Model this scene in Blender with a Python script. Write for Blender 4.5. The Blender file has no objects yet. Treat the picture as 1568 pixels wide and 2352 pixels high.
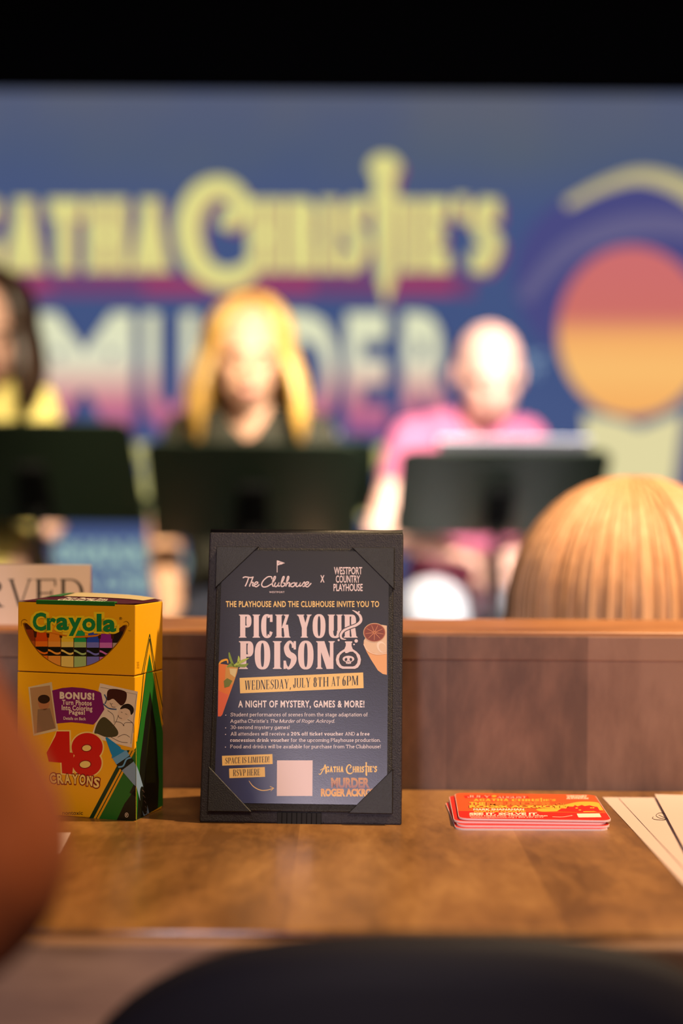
import bpy, bmesh, math, random
from mathutils import Vector, Matrix, Quaternion
random.seed(7)
sc = bpy.context.scene
C = sc.collection

# ------------------------------------------------------------------ camera, light, exposure
F = 3500.0                       # focal length in pixels of the 1568 x 2352 frame
TBL = 1.05                       # bar-height table top
CZ = TBL + 0.2055                # eye height of the camera
ROLL = 0.0061
CR = Vector((math.cos(ROLL), 0, math.sin(ROLL)))
CU = Vector((-math.sin(ROLL), 0, math.cos(ROLL)))
CP = Vector((0, 0, CZ))
cam_d = bpy.data.cameras.new('camera'); cam = bpy.data.objects.new('camera', cam_d); C.objects.link(cam)
cam.matrix_world = Matrix(((CR.x, CU.x, 0, 0), (CR.y, CU.y, -1, 0), (CR.z, CU.z, 0, CZ), (0, 0, 0, 1)))
cam_d.sensor_fit = 'HORIZONTAL'; cam_d.sensor_width = 24.0; cam_d.lens = 24.0 * F / 1568
cam_d.clip_start = 0.05; cam_d.clip_end = 60
cam_d.dof.use_dof = True; cam_d.dof.focus_distance = 1.018; cam_d.dof.aperture_fstop = 2.4
sc.camera = cam
vs = sc.view_settings
vs.view_transform = 'Standard'; vs.look = 'None'; vs.gamma = 1.0; vs.use_curve_mapping = False; vs.exposure = 0.0
sc.display_settings.display_device = 'sRGB'
sc.cycles.use_denoising = True
sc.cycles.sample_clamp_indirect = 4.0
wd = bpy.data.worlds.new('room_dark'); sc.world = wd; wd.use_nodes = True
bg = wd.node_tree.nodes['Background']; bg.inputs[0].default_value = (0.05, 0.045, 0.05, 1); bg.inputs[1].default_value = 0.25

def light(name, kind, loc, target, power, col, size=0.1, spot=None, blend=0.3):
    d = bpy.data.lights.new(name, kind); o = bpy.data.objects.new(name, d); C.objects.link(o)
    d.energy = power; d.color = col
    if kind == 'AREA': d.shape = 'DISK'; d.size = size
    else: d.shadow_soft_size = size
    if spot: d.spot_size = math.radians(spot); d.spot_blend = blend
    o.location = loc
    o.rotation_euler = (Vector(target) - Vector(loc)).to_track_quat('-Z', 'Y').to_euler()
    return o
# warm ceiling downlight over the right end of the counter
light('warm_downlight', 'SPOT', (0.90, 1.07, 2.65), (0.1, 1.05, TBL), 222, (1.0, 0.68, 0.36), 0.03, 60, 0.5)
# cool light from the room behind the camera
light('house_light', 'SPOT', (-0.40, -1.75, 1.52), (0.1, 1.0, 1.06), 108, (1.0, 0.84, 0.88), 0.10, 60, 0.5)
# blue glow from a lamp high behind the camera
light('blue_lamp', 'AREA', (-0.28, -1.7, 1.74), (0.0, 1.0, 1.12), 4.6, (0.48, 0.48, 1.0), 0.3)
# broad warm fill, added to brighten the crayon carton and lift the shadows
light('warm_fill', 'AREA', (0.35, -1.0, 2.9), (0.0, 1.0, 1.0), 29, (1.0, 0.74, 0.46), 1.0)
# stage spots over the readers
light('stage_spot', 'SPOT', (0.80, 1.10, 2.75), (0.32, 3.55, 1.35), 1150, (1.0, 0.95, 0.88), 0.08, 26, 0.4)
light('stage_spot', 'SPOT', (0.25, 1.10, 2.75), (-0.22, 3.4, 1.35), 700, (1.0, 0.88, 0.66), 0.08, 24, 0.4)
light('stage_spot', 'SPOT', (-0.30, 1.10, 2.75), (-0.8, 3.3, 1.40), 320, (1.0, 0.86, 0.60), 0.08, 22, 0.4)
# warm light on the seats in front of the stage
light('seat_light', 'SPOT', (0.60, 1.25, 2.9), (0.32, 1.55, 1.2), 62, (1.0, 0.74, 0.52), 0.06, 34, 0.5)

# ------------------------------------------------------------------ pixel <-> place helpers
def ray(px, py):
    return CR * ((px - 784) / F) + CU * ((1176 - py) / F) + Vector((0, 1, 0))
def W(px, py, depth): return CP + ray(px, py) * depth
def on_z(px, py, z):
    r = ray(px, py); return CP + r * ((z - CZ) / r.z)
def frame(origin, yaw, lean=0.0):
    """right / up / towards-the-viewer frame of an upright face"""
    r = Vector((math.cos(yaw), -math.sin(yaw), 0)); b = Vector((math.sin(yaw), math.cos(yaw), 0))
    u = Vector((0, 0, 1)) * math.cos(lean) + b * math.sin(lean); n = r.cross(u)
    M = Matrix.Identity(4)
    for i in range(3): M[i][0], M[i][1], M[i][2], M[i][3] = r[i], u[i], n[i], origin[i]
    return M
def unproj(M, z=0.0):
    Mi = M.inverted(); o = Mi @ CP
    def f(px, py):
        d = Mi.to_3x3() @ ray(px, py); k = (z - o.z) / d.z
        p = o + d * k; return p.x, p.y
    return f

# ------------------------------------------------------------------ materials
def lin(c):
    return tuple((v / 255 / 12.92 if v / 255 <= 0.04045 else ((v / 255 + 0.055) / 1.055) ** 2.4) for v in c) + (1.0,)
def mat(name, rgb, rough=0.6, metal=0.0, spec=0.5, noise=None, bump=None, coat=0.0, emit=None, sheen=0.0, trans=0.0):
    m = bpy.data.materials.new(name); m.use_nodes = True
    nt = m.node_tree; b = nt.nodes['Principled BSDF']
    b.inputs['Base Color'].default_value = lin(rgb); b.inputs['Roughness'].default_value = rough
    b.inputs['Metallic'].default_value = metal; b.inputs['Specular IOR Level'].default_value = spec
    b.inputs['Coat Weight'].default_value = coat; b.inputs['Sheen Weight'].default_value = sheen
    tc = nt.nodes.new('ShaderNodeTexCoord')
    def mapping(scale):
        mp = nt.nodes.new('ShaderNodeMapping'); mp.inputs['Scale'].default_value = scale
        nt.links.new(tc.outputs['Object'], mp.inputs['Vector']); return mp.outputs[0]
    if noise:                      # (rgb2, scale xyz, detail)
        n = nt.nodes.new('ShaderNodeTexNoise'); n.inputs['Scale'].default_value = 1.0; n.inputs['Detail'].default_value = noise[2]
        nt.links.new(mapping(noise[1]), n.inputs['Vector'])
        r = nt.nodes.new('ShaderNodeValToRGB'); r.color_ramp.elements[0].position = 0.33; r.color_ramp.elements[1].position = 0.67
        r.color_ramp.elements[0].color = lin(rgb); r.color_ramp.elements[1].color = lin(noise[0])
        nt.links.new(n.outputs[0], r.inputs[0]); nt.links.new(r.outputs[0], b.inputs['Base Color'])
    if bump:                       # (scale xyz, strength, distance)
        n = nt.nodes.new('ShaderNodeTexNoise'); n.inputs['Scale'].default_value = 1.0; n.inputs['Detail'].default_value = 4
        nt.links.new(mapping(bump[0]), n.inputs['Vector'])
        bp = nt.nodes.new('ShaderNodeBump'); bp.inputs['Strength'].default_value = bump[1]; bp.inputs['Distance'].default_value = bump[2]
        nt.links.new(n.outputs[0], bp.inputs['Height']); nt.links.new(bp.outputs[0], b.inputs['Normal'])
    if emit:
        b.inputs['Base Color'].default_value = (0, 0, 0, 1); b.inputs['Specular IOR Level'].default_value = 0.0
        b.inputs['Emission Color'].default_value = lin(rgb); b.inputs['Emission Strength'].default_value = emit
    return m
def wood(name, dark, mid, light_, grain, rough=0.35, coat=0.0, seams=None, blotch=9.0):
    """stained wood: streaks along the axis whose grain factor is small, cloudy blotches, faint board seams"""
    m = bpy.data.materials.new(name); m.use_nodes = True
    nt = m.node_tree; L = nt.links; b = nt.nodes['Principled BSDF']
    tc = nt.nodes.new('ShaderNodeTexCoord')
    def nz(scale, detail, dist=0.0):
        mp = nt.nodes.new('ShaderNodeMapping'); mp.inputs['Scale'].default_value = scale
        L.new(tc.outputs['Object'], mp.inputs[0])
        n = nt.nodes.new('ShaderNodeTexNoise'); n.inputs['Scale'].default_value = 1; n.inputs['Detail'].default_value = detail
        n.inputs['Roughness'].default_value = 0.62; n.inputs['Distortion'].default_value = dist
        L.new(mp.outputs[0], n.inputs['Vector']); return n.outputs[0]
    def mth(op, a, bb):
        x = nt.nodes.new('ShaderNodeMath'); x.operation = op
        for i, v in enumerate((a, bb)):
            if isinstance(v, (int, float)): x.inputs[i].default_value = v
            else: L.new(v, x.inputs[i])
        return x.outputs[0]
    g = nz(tuple(v for v in grain), 6, 0.6)
    bl = nz(tuple(blotch * (1 if v > 20 else 0.45) for v in grain), 4, 1.2)
    fine = nz(tuple(v * 7 for v in grain), 3)
    v = mth('ADD', mth('MULTIPLY', g, 0.40), mth('ADD', mth('MULTIPLY', bl, 0.45), mth('MULTIPLY', fine, 0.15)))
    if seams:
        ax, width = seams
        sx = nt.nodes.new('ShaderNodeSeparateXYZ'); L.new(tc.outputs['Object'], sx.inputs[0])
        fl = mth('FLOOR', mth('DIVIDE', mth('ADD', sx.outputs[ax], 0.026), width), 0.0)
        wn = nt.nodes.new('ShaderNodeTexWhiteNoise'); wn.noise_dimensions = '1D'; L.new(fl, wn.inputs['W'])
        v = mth('ADD', v, mth('MULTIPLY', mth('SUBTRACT', wn.outputs[0], 0.5), 0.16))
    r = nt.nodes.new('ShaderNodeValToRGB'); e = r.color_ramp.elements
    e[0].position = 0.38; e[0].color = lin(dark); e[1].position = 0.63; e[1].color = lin(light_)
    x = e.new(0.5); x.color = lin(mid)
    L.new(v, r.inputs[0]); L.new(r.outputs[0], b.inputs['Base Color'])
    b.inputs['Roughness'].default_value = rough; b.inputs['Coat Weight'].default_value = coat; b.inputs['Coat Roughness'].default_value = 0.18
    bp = nt.nodes.new('ShaderNodeBump'); bp.inputs['Strength'].default_value = 0.12; bp.inputs['Distance'].default_value = 0.0006
    L.new(fine, bp.inputs['Height']); L.new(bp.outputs[0], b.inputs['Normal'])
    return m
def grad(name, c0, c1, z0, z1, emit=1.0, mix_noise=None):
    """printed / shown colour blend along local Y, given off by the screen (emit) or printed (emit None)"""
    m = bpy.data.materials.new(name); m.use_nodes = True
    nt = m.node_tree; L = nt.links; b = nt.nodes['Principled BSDF']
    tc = nt.nodes.new('ShaderNodeTexCoord'); s = nt.nodes.new('ShaderNodeSeparateXYZ'); L.new(tc.outputs['Object'], s.inputs[0])
    mr = nt.nodes.new('ShaderNodeMapRange'); mr.inputs[1].default_value = z0; mr.inputs[2].default_value = z1
    L.new(s.outputs[1], mr.inputs[0])
    r = nt.nodes.new('ShaderNodeValToRGB'); e = r.color_ramp.elements
    stops = c0 if isinstance(c0, list) else [(0.0, c0), (1.0, c1)]
    e[0].position, e[0].color = stops[0][0], lin(stops[0][1]); e[1].position, e[1].color = stops[-1][0], lin(stops[-1][1])
    for p, c in stops[1:-1]:
        x = e.new(p); x.color = lin(c)
    L.new(mr.outputs[0], r.inputs[0])
    out = r.outputs[0]
    if mix_noise:
        n = nt.nodes.new('ShaderNodeTexNoise'); n.inputs['Scale'].default_value = mix_noise[1]; L.new(tc.outputs['Object'], n.inputs['Vector'])
        mx = nt.nodes.new('ShaderNodeMix'); mx.data_type = 'RGBA'; L.new(n.outputs[0], mx.inputs['Factor'])
        L.new(out, mx.inputs['A']); mx.inputs['B'].default_value = lin(mix_noise[0]); out = mx.outputs['Result']
    if emit:
        b.inputs['Base Color'].default_value = (0, 0, 0, 1); b.inputs['Specular IOR Level'].default_value = 0
        L.new(out, b.inputs['Emission Color']); b.inputs['Emission Strength'].default_value = emit
    else:
        L.new(out, b.inputs['Base Color']); b.inputs['Roughness'].default_value = 0.45
    return m

# ------------------------------------------------------------------ object helpers
def tag(o, label=None, cat=None, group=None, kind=None):
    if label: o['label'] = label
    if cat: o['category'] = cat
    if group: o['group'] = group
    if kind: o['kind'] = kind
    return o
def empty(name, M):
    o = bpy.data.objects.new(name, None); C.objects.link(o); o.empty_display_size = 0.05
    o.matrix_world = M if isinstance(M, Matrix) else Matrix.Translation(M)
    return o
def link(name, me, mats, parent=None, M=None, smooth=False):
    o = bpy.data.objects.new(name, me); C.objects.link(o)
    for m in (mats if isinstance(mats, (list, tuple)) else [mats]): me.materials.append(m)
    if parent is not None: o.parent = parent
    if M is not None: o.matrix_world = M
    if smooth:
        for p in me.polygons: p.use_smooth = True
    return o
def bobj(name, bm, mats, parent=None, M=None, smooth=False):
    me = bpy.data.meshes.new(name); bm.normal_update(); bm.to_mesh(me); bm.free()
    return link(name, me, mats, parent, M, smooth)
def add_box(bm, x0, x1, y0, y1, z0, z1, bev=0.0, seg=2, M=None):
    r = bmesh.ops.create_cube(bm, size=1.0)
    vs_ = r['verts']
    for v in vs_: v.co = Vector((x0 + (v.co.x + .5) * (x1 - x0), y0 + (v.co.y + .5) * (y1 - y0), z0 + (v.co.z + .5) * (z1 - z0)))
    if M is not None:
        for v in vs_: v.co = M @ v.co
    if bev:
        es = list({e for v in vs_ for e in v.link_edges})
        bmesh.ops.bevel(bm, geom=es, offset=bev, segments=seg, profile=0.5, affect='EDGES')
    return bm
def box(name, x0, x1, y0, y1, z0, z1, m, parent=None, bev=0.0, seg=2, M=None):
    return bobj(name, add_box(bmesh.new(), x0, x1, y0, y1, z0, z1, bev, seg), m, parent, M)
def prism(bm, pts, z0, z1, bev=0.0):
    """extrude a 2-D outline (local XY) from z0 to z1"""
    a = [bm.verts.new((x, y, z0)) for x, y in pts]; b = [bm.verts.new((x, y, z1)) for x, y in pts]
    n = len(pts); top = bm.faces.new(b); bm.faces.new(a[::-1])
    for i in range(n): bm.faces.new((a[i], a[(i + 1) % n], b[(i + 1) % n], b[i]))
    if bev: bmesh.ops.bevel(bm, geom=list(top.edges), offset=bev, segments=2, profile=0.5, affect='EDGES')
    return bm
def tube(bm, pts, rad, sides=8, cap=True):
    pts = [Vector(p) for p in pts]; rings = []; n = len(pts)
    rad = rad if isinstance(rad, (list, tuple)) else [rad] * n
    up = Vector((0.13, 0.21, 0.97))
    for i, p in enumerate(pts):
        t = (pts[min(i + 1, n - 1)] - pts[max(i - 1, 0)]).normalized()
        if i == 0:
            a = t.cross(up)
            if a.length < 1e-2: a = t.cross(Vector((1, 0, 0)))
        else: a = prev - t * prev.dot(t)           # carry the frame along so the tube never twists
        a.normalize(); prev = a; b = t.cross(a)
        rings.append([bm.verts.new(p + (a * math.cos(k * 2 * math.pi / sides) + b * math.sin(k * 2 * math.pi / sides)) * rad[i]) for k in range(sides)])
    for i in range(n - 1):
        for k in range(sides): bm.faces.new((rings[i][k], rings[i][(k + 1) % sides], rings[i + 1][(k + 1) % sides], rings[i + 1][k]))
    if cap: bm.faces.new(rings[0][::-1]); bm.faces.new(rings[-1])
    return bm
def spline(pts, n=8, closed=False):
    P = [Vector((*p, 0)) if len(p) == 2 else Vector(p) for p in pts]; out = []; N = len(P)
    for i in range(N if closed else N - 1):
        g = (lambda k: P[k % N]) if closed else (lambda k: P[max(0, min(N - 1, k))])
        a, b, c, d = g(i - 1), g(i), g(i + 1), g(i + 2)
        for j in range(n):
            t = j / n
            out.append(0.5 * ((2 * b) + (c - a) * t + (2 * a - 5 * b + 4 * c - d) * t * t + (3 * b - a - 3 * c + d) * t ** 3))
    if not closed: out.append(P[-1])
    return [(p.x, p.y) for p in out] if len(pts[0]) == 2 else out

# ------------------------------------------------------------------ flat print: shapes and lettering
class Art:
    """collects flat printed shapes (any 2-D frame) and writes them as one mesh with several inks"""
    def __init__(s, fmap, step=0.00004, z=0.0): s.f = fmap; s.step = step; s.z = z; s.v = []; s.p = []; s.m = []; s.mats = []
    def poly(s, pts, m, layer=1):
        if m not in s.mats: s.mats.append(m)
        k = len(s.v)
        for x, y in pts:
            u, v = s.f(x, y); s.v.append((u, v, s.z + layer * s.step))
        s.p.append(list(range(k, k + len(pts)))); s.m.append(s.mats.index(m))
    def mesh2d(s, vs_, fs, m, layer=1):
        if m not in s.mats: s.mats.append(m)
        k = len(s.v)
        for x, y in vs_:
            u, v = s.f(x, y); s.v.append((u, v, s.z + layer * s.step))
        for j, f in enumerate(fs): s.p.append([k + i for i in f]); s.m.append(s.mats.index(m))
    def rect(s, x0, y0, x1, y1, m, layer=1): s.poly([(x0, y0), (x1, y0), (x1, y1), (x0, y1)], m, layer)
    def disc(s, cx, cy, rx, ry, m, layer=1, n=28, rot=0.0):
        c, q = math.cos(rot), math.sin(rot)
        s.poly([(cx + rx * math.cos(a) * c - ry * math.sin(a) * q, cy + rx * math.cos(a) * q + ry * math.sin(a) * c) for a in [k * 2 * math.pi / n for k in range(n)]], m, layer)
    def stroke(s, pts, w, m, layer=1, n=8, closed=False, smooth=True):
        P = spline(pts, n, closed) if smooth else list(pts)
        if closed: P = P + [P[0]]
        N = len(P); L, R = [], []
        for i, p in enumerate(P):
            a, b = P[max(i - 1, 0)], P[min(i + 1, N - 1)]
            if closed and i in (0, N - 1): a, b = P[N - 2], P[1]
            dx, dy = b[0] - a[0], b[1] - a[1]; l = math.hypot(dx, dy) or 1
            t = i / (N - 1) * (len(w) - 1) if isinstance(w, (list, tuple)) else 0
            ww = (w[int(t)] * (1 - t + int(t)) + w[min(int(t) + 1, len(w) - 1)] * (t - int(t))) if isinstance(w, (list, tuple)) else w
            L.append((p[0] - dy / l * ww / 2, p[1] + dx / l * ww / 2)); R.append((p[0] + dy / l * ww / 2, p[1] - dx / l * ww / 2))
        s.mesh2d(L + R, [(i, i + 1, N + i + 1, N + i) for i in range(N - 1)], m, layer)
    def text(s, t, x0, x1, ytop, ybase, m, style='sans', layer=1, bold=0.0, shear=0.0, slope=0.0, spacing=1.0, bow=0.0):
        vs_, fs, w = sans(t, bold, spacing) if style == 'sans' else serif(t, STY[style])
        out = []
        for x, y in vs_:
            X = x0 + (x + shear * y) / w * (x1 - x0); q = (X - x0) / (x1 - x0)
            out.append((X, ybase - y * (ybase - ytop) + slope * (X - x0) + bow * 4 * q * (1 - q)))
        s.mesh2d(out, fs, m, layer)
        if style != 'sans':                      # overlapping strokes of one letter lie on each other, not in one plane
            k = len(s.v) - len(out)
            for j, f in enumerate(fs):
                for i in f: u, v, w_ = s.v[k + i]; s.v[k + i] = (u, v, w_ + s.step * .07 * (j % 11))
    def build(s, name, parent=None, M=None):
        me = bpy.data.meshes.new(name); me.from_pydata(s.v, [], s.p)
        for p, i in zip(me.polygons, s.m): p.material_index = i
        return link(name, me, s.mats, parent, M)
_sans = {}
def sans(t, bold=0.0, spacing=1.0):
    key = (t, bold, spacing)
    if key in _sans: return _sans[key]
    cu = bpy.data.curves.new('lettering', 'FONT'); cu.body = t; cu.offset = bold; cu.resolution_u = 3; cu.space_character = spacing
    o = bpy.data.objects.new('lettering', cu); C.objects.link(o)
    dg = bpy.context.evaluated_depsgraph_get(); me = bpy.data.meshes.new_from_object(o.evaluated_get(dg))
    C.objects.unlink(o)
    if 'H' not in _sans and t != 'H': _sans['H'] = None; _sans['H'] = max(v[1] for v in sans('H')[0]) * 1.0
    cap = 1.0 if t == 'H' else _sans['H']
    xs = [v.co.x for v in me.vertices]; x0, x1 = min(xs), max(xs)
    vs_ = [((v.co.x - x0) / cap, v.co.y / cap) for v in me.vertices]; fs = [tuple(p.vertices) for p in me.polygons]
    bpy.data.objects.remove(o); bpy.data.curves.remove(cu); bpy.data.meshes.remove(me)
    _sans[key] = (vs_, fs, (x1 - x0) / cap); return _sans[key]

# serif letters drawn from stems, hairlines, bowls and slabs.  style: T stem, t hairline, s slab reach, h slab height, W width, g gap, k roundness
STY = {'poison': dict(T=.215, t=.085, s=.05, h=.055, W=.62, g=.045, k=2.5, sp=.22),
       'slim': dict(T=.105, t=.030, s=.045, h=.028, W=.50, g=.06, k=2.6, sp=.20),
       'sign': dict(T=.125, t=.040, s=.075, h=.035, W=1.0, g=.07, k=2.0, sp=.3),
       'body': dict(T=.125, t=.105, s=.055, h=.085, W=1.0, g=.075, k=2.1, sp=.30),
       'bodyb': dict(T=.185, t=.135, s=.05, h=.10, W=1.04, g=.07, k=2.1, sp=.30),
       'ital': dict(T=.115, t=.095, s=.02, h=.06, W=.92, g=.085, k=2.1, sp=.28),
       'deco': dict(T=.15, t=.085, s=.03, h=.05, W=.66, g=.06, k=2.2, sp=.3),
       'decoc': dict(T=.25, t=.17, s=.03, h=.07, W=.62, g=.02, k=2.3, sp=.3),
       'decob': dict(T=.19, t=.13, s=.03, h=.06, W=.62, g=.04, k=2.3, sp=.3)}
def glyph(c, st):
    T, t, s, h, W_, k = st['T'], st['t'], st['s'], st['h'], st['W'], st['k']
    Q = []
    def R(x0, y0, x1, y1): Q.append([(x0, y0), (x1, y0), (x1, y1), (x0, y1)])
    def SL(x0, x1, y, d):                        # slab with slightly tapered ends
        R(x0 - s, y, x1 + s, y + d * h * .6); Q.append([(x0 - s * .55, y + d * h * .6), (x1 + s * .55, y + d * h * .6), (x1, y + d * h * 1.25), (x0, y + d * h * 1.25)])
    def V(x, y0=0., y1=1., w=None, b=1, tp=1):
        w = T if w is None else w; R(x, y0, x + w, y1)
        if b: SL(x, x + w, y0, 1)
        if tp == 1: SL(x, x + w, y1, -1)
        if tp == 2: R(x - s * 1.2, y1 - h, x, y1)
    def D(x0, y0, x1, y1, w): Q.append([(x0, y0), (x0 + w, y0), (x1 + w, y1), (x1, y1)])
    def ring(cx, cy, rx, ry, a0, a1, T_=None, t_=None, n=14):
        T_ = T if T_ is None else T_; t_ = t if t_ is None else t_
        P = []
        for i in range(n + 1):
            a = math.radians(a0 + (a1 - a0) * i / n); ca, sa = math.cos(a), math.sin(a)
            ca = math.copysign(abs(ca) ** (2 / k), ca); sa = math.copysign(abs(sa) ** (2 / k), sa)
            P.append(((cx + rx * ca, cy + ry * sa), (cx + (rx - T_) * ca, cy + (ry - t_) * sa)))
        for i in range(n): Q.append([P[i][0], P[i + 1][0], P[i + 1][1], P[i][1]])
    def bowl(x0, xr, y0, y1, T_=None):
        cx = x0 + (xr - x0) * .35
        R(x0, y1 - t, cx, y1); R(x0, y0, cx, y0 + t); ring(cx, (y0 + y1) / 2, xr - cx, (y1 - y0) / 2, -90, 90, T_)
    def path(pts, ws, n=8):
        a = Art(lambda x, y: (x, y)); a.stroke(pts, ws, None, 1, n)
        for f in a.p: Q.append([a.v[i][:2] for i in f])
    def tick(x, y0, y1, w=None): w = w or t; R(x - w, y0, x, y1)
    L = s                                         # left edge of the first stem
    if c in 'BDEFHIKLMNPRU' or c in 'ACGJOQSTVWXYZ':
        w = {'A': .82, 'B': .72, 'C': .74, 'D': .80, 'E': .64, 'F': .60, 'G': .80, 'H': .84, 'I': 0, 'J': .50, 'K': .80, 'L': .60, 'M': 1.02,
             'N': .86, 'O': .84, 'P': .70, 'Q': .84, 'R': .76, 'S': .62, 'T': .72, 'U': .82, 'V': .82, 'W': 1.2, 'X': .8, 'Y': .8, 'Z': .66}[c] * W_ + .18 * T
        X = L + w
        if c == 'I': V(L); X = L + T
        elif c == 'P': V(L); bowl(L + T * .9, X, .44, 1); X -= s
        elif c == 'R': V(L); bowl(L + T * .9, X - .02, .46, 1); D(X - T * .95, 0, L + T + (w - 2 * T) * .35, .5, T * .95); SL(X - T * .95, X, 0, 1)
        elif c == 'B': V(L); bowl(L + T * .9, X - .03, .48, 1); bowl(L + T * .9, X, 0, .48 + t); X -= s
        elif c == 'D': V(L); bowl(L + T * .9, X, 0, 1); X -= s
        elif c in 'CGOQ':
            rx = w / 2; cx = L + rx - s
            if c in 'OQ': ring(cx, .5, rx, .52, 0, 360, n=30)
            else:
                ring(cx, .5, rx, .52, 48, 312, n=24)
                tick(cx + rx * .92, .68, 1.0, t * 1.3)
                if c == 'C': ring(cx, .5, rx, .52, 312, 335, T * .6, n=5)
                else: V(cx + rx - T, .02, .46, b=0)
            if c == 'Q': D(cx, .02, cx + rx, -.22, t * 2)
            X = cx + rx
        elif c in 'EFL':
            V(L)
            if c in 'EL': R(L, 0, X, h * 1.1); tick(X, 0, .27, t * 1.2)
            if c in 'EF': R(L, 1 - h * 1.1, X - .02, 1); tick(X - .02, .75, 1, t * 1.2); R(L, .5 - t / 2, X - w * .25, .5 + t / 2); tick(X - w * .22, .40, .62, t)
        elif c == 'H': V(L); V(X - T); R(L, .5 - t / 2, X, .5 + t / 2)
        elif c == 'N': V(L, w=t * 1.5); V(X - t * 1.5, w=t * 1.5, b=0); D(X - T * 1.15, 0, L, 1, T * 1.15)
        elif c == 'M': V(L, w=t * 1.5); V(X - T); D(L + w * .40, 0.04, L + t * .6, 1, T * .95); D(L + w * .40 + T * .2, 0.04, X - T * .8, 1, t * 1.4)
        elif c == 'K': V(L); D(L + T, .42, X - t * 1.6, 1, t * 1.5); D(X - T * .9, 0, L + T + w * .12, .56, T * .95); SL(X - T * .9, X + .0, 0, 1); SL(X - t * 2.2, X - t, 1, -1)
        elif c == 'A':
            D(L, 0, L + w / 2 - t * .5, 1, t * 1.4); D(X - T, 0, L + w / 2 - T * .6, 1, T); R(L + w * .2, .27, X - w * .2, .27 + t)
            SL(L, L + t * 1.4, 0, 1); SL(X - T, X, 0, 1)
        elif c in 'VW':
            n = 1 if c == 'V' else 2; q = w / n
            for i in range(n):
                a = L + i * q * .96; D(a + q / 2 - T * .55, 0, a, 1, T); D(a + q / 2 - t * .4, 0, a + q - t * 1.4, 1, t * 1.4)
                SL(a, a + T, 1, -1)
            SL(X - t * 1.4, X, 1, -1)
        elif c == 'Y': V(L + w / 2 - T / 2, 0, .48, tp=0); D(L + w / 2 - T / 2, .42, L, 1, T); D(L + w / 2 + T / 2 - t * 1.4, .42, X - t * 1.4, 1, t * 1.4); SL(L, L + T, 1, -1); SL(X - t * 1.4, X, 1, -1)
        elif c == 'X': D(X - T, 0, L, 1, T); D(L, 0, X - t * 1.4, 1, t * 1.4); SL(L, L + t * 1.4, 0, 1); SL(X - T, X, 0, 1); SL(L, L + T, 1, -1); SL(X - t * 1.4, X, 1, -1)
        elif c == 'U': V(L, .3, 1, b=0); V(X - T * .8, .3, 1, w=T * .8, b=0); ring(L + w / 2, .3, w / 2, .32, 180, 360, T * .9, t)
        elif c == 'J': V(X - T, .25, 1, b=0); ring(L + (X - L) / 2, .25, (X - L) / 2, .27, 180, 360, T, t); Q.append([(L - .0, .25), (L + T, .25), (L + T, .33), (L, .33)])
        elif c == 'T': V(L + w / 2 - T / 2, tp=0); R(L, 1 - h * 1.1, X, 1); tick(L + t * 1.2, .74, 1, t * 1.2); tick(X, .74, 1, t * 1.2)
        elif c == 'Z': R(L, 1 - h, X, 1); R(L, 0, X, h); D(L, 0, X - T, 1, T); tick(X, 0, .25); tick(L + t, .75, 1)
        elif c == 'S':
            L -= s * .5
            path([(X - .02 - t, .76), (X - .04 - t, .90), (L + w * .5, 1.02 - t / 2), (L + T * .5, .78), (L + w * .42, .55), (X - w * .22, .42), (X - T * .5, .22), (L + w * .46, t / 2 - .02), (L + t, .12), (L + t * .6, .26)],
                 [t, t, t, T * .85, T * 1.05, T * 1.05, T * .85, t, t, t], 6)
            tick(X - .0, .70, 1.0, t); tick(L + t, 0, .30, t); X -= s * .4
        return Q, X + s
    x = .70                                        # x-height for lower case
    if c.islower():
        w = {'m': .98, 'w': .86, 'i': 0, 'l': 0, 'j': .12, 'f': .30, 't': .32, 'r': .36, 's': .42, 'c': .48, 'e': .52, 'a': .52}.get(c, .58) * W_
        X = L + w
        def arch(x0, x1): ring(x0 + (x1 - x0) * .5, x - .26, (x1 - x0) * .5, .27, 0, 150, T, t); V(x1 - T, 0, x - .24, tp=0)
        if c in 'iljt':
            X = L + T
            if c == 'l': V(L, 0, 1.06, tp=2)
            elif c == 'i': V(L, 0, x, tp=2); R(L - .01, .84, L + T + .01, .98)
            elif c == 'j': V(L, -.12, x, b=0, tp=2); ring(L - .02, -.12, T + .02, .16, 270, 360, T, t); R(L, .84, L + T, .98)
            else: R(L + .06, .14, L + .06 + T, .92); R(L - .02, x - h, L + w, x); ring(L + .06 + .16, .14, .16, .16, 180, 300, T, t); X = L + w - .02
        elif c == 'f': R(L + .03, 0, L + .03 + T, .88); SL(L + .03, L + .03 + T, 0, 1); R(L - .03, x - h, X, x); ring(L + .03 + .19, .87, .19, .2, 60, 180, T, t)
        elif c == 'r': V(L, 0, x, tp=2); ring(L + T + .14, x - .2, .20, .21, 55, 170, T, t * 1.2); X = L + T + .26 * W_
        elif c in 'nh': V(L, 0, x if c == 'n' else 1.06, tp=2); arch(L + T * .3, X)
        elif c == 'm': V(L, 0, x, tp=2); arch(L + T * .3, L + w * .53); arch(L + w * .53 - T, X)
        elif c == 'u': V(L, .22, x, b=0, tp=2); V(X - T, 0, x, tp=2); ring(L + w / 2, .24, w / 2, .26, 180, 330, T, t)
        elif c in 'oecbdpqga':
            rx = w / 2; cx = L + rx - s * .4
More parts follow.
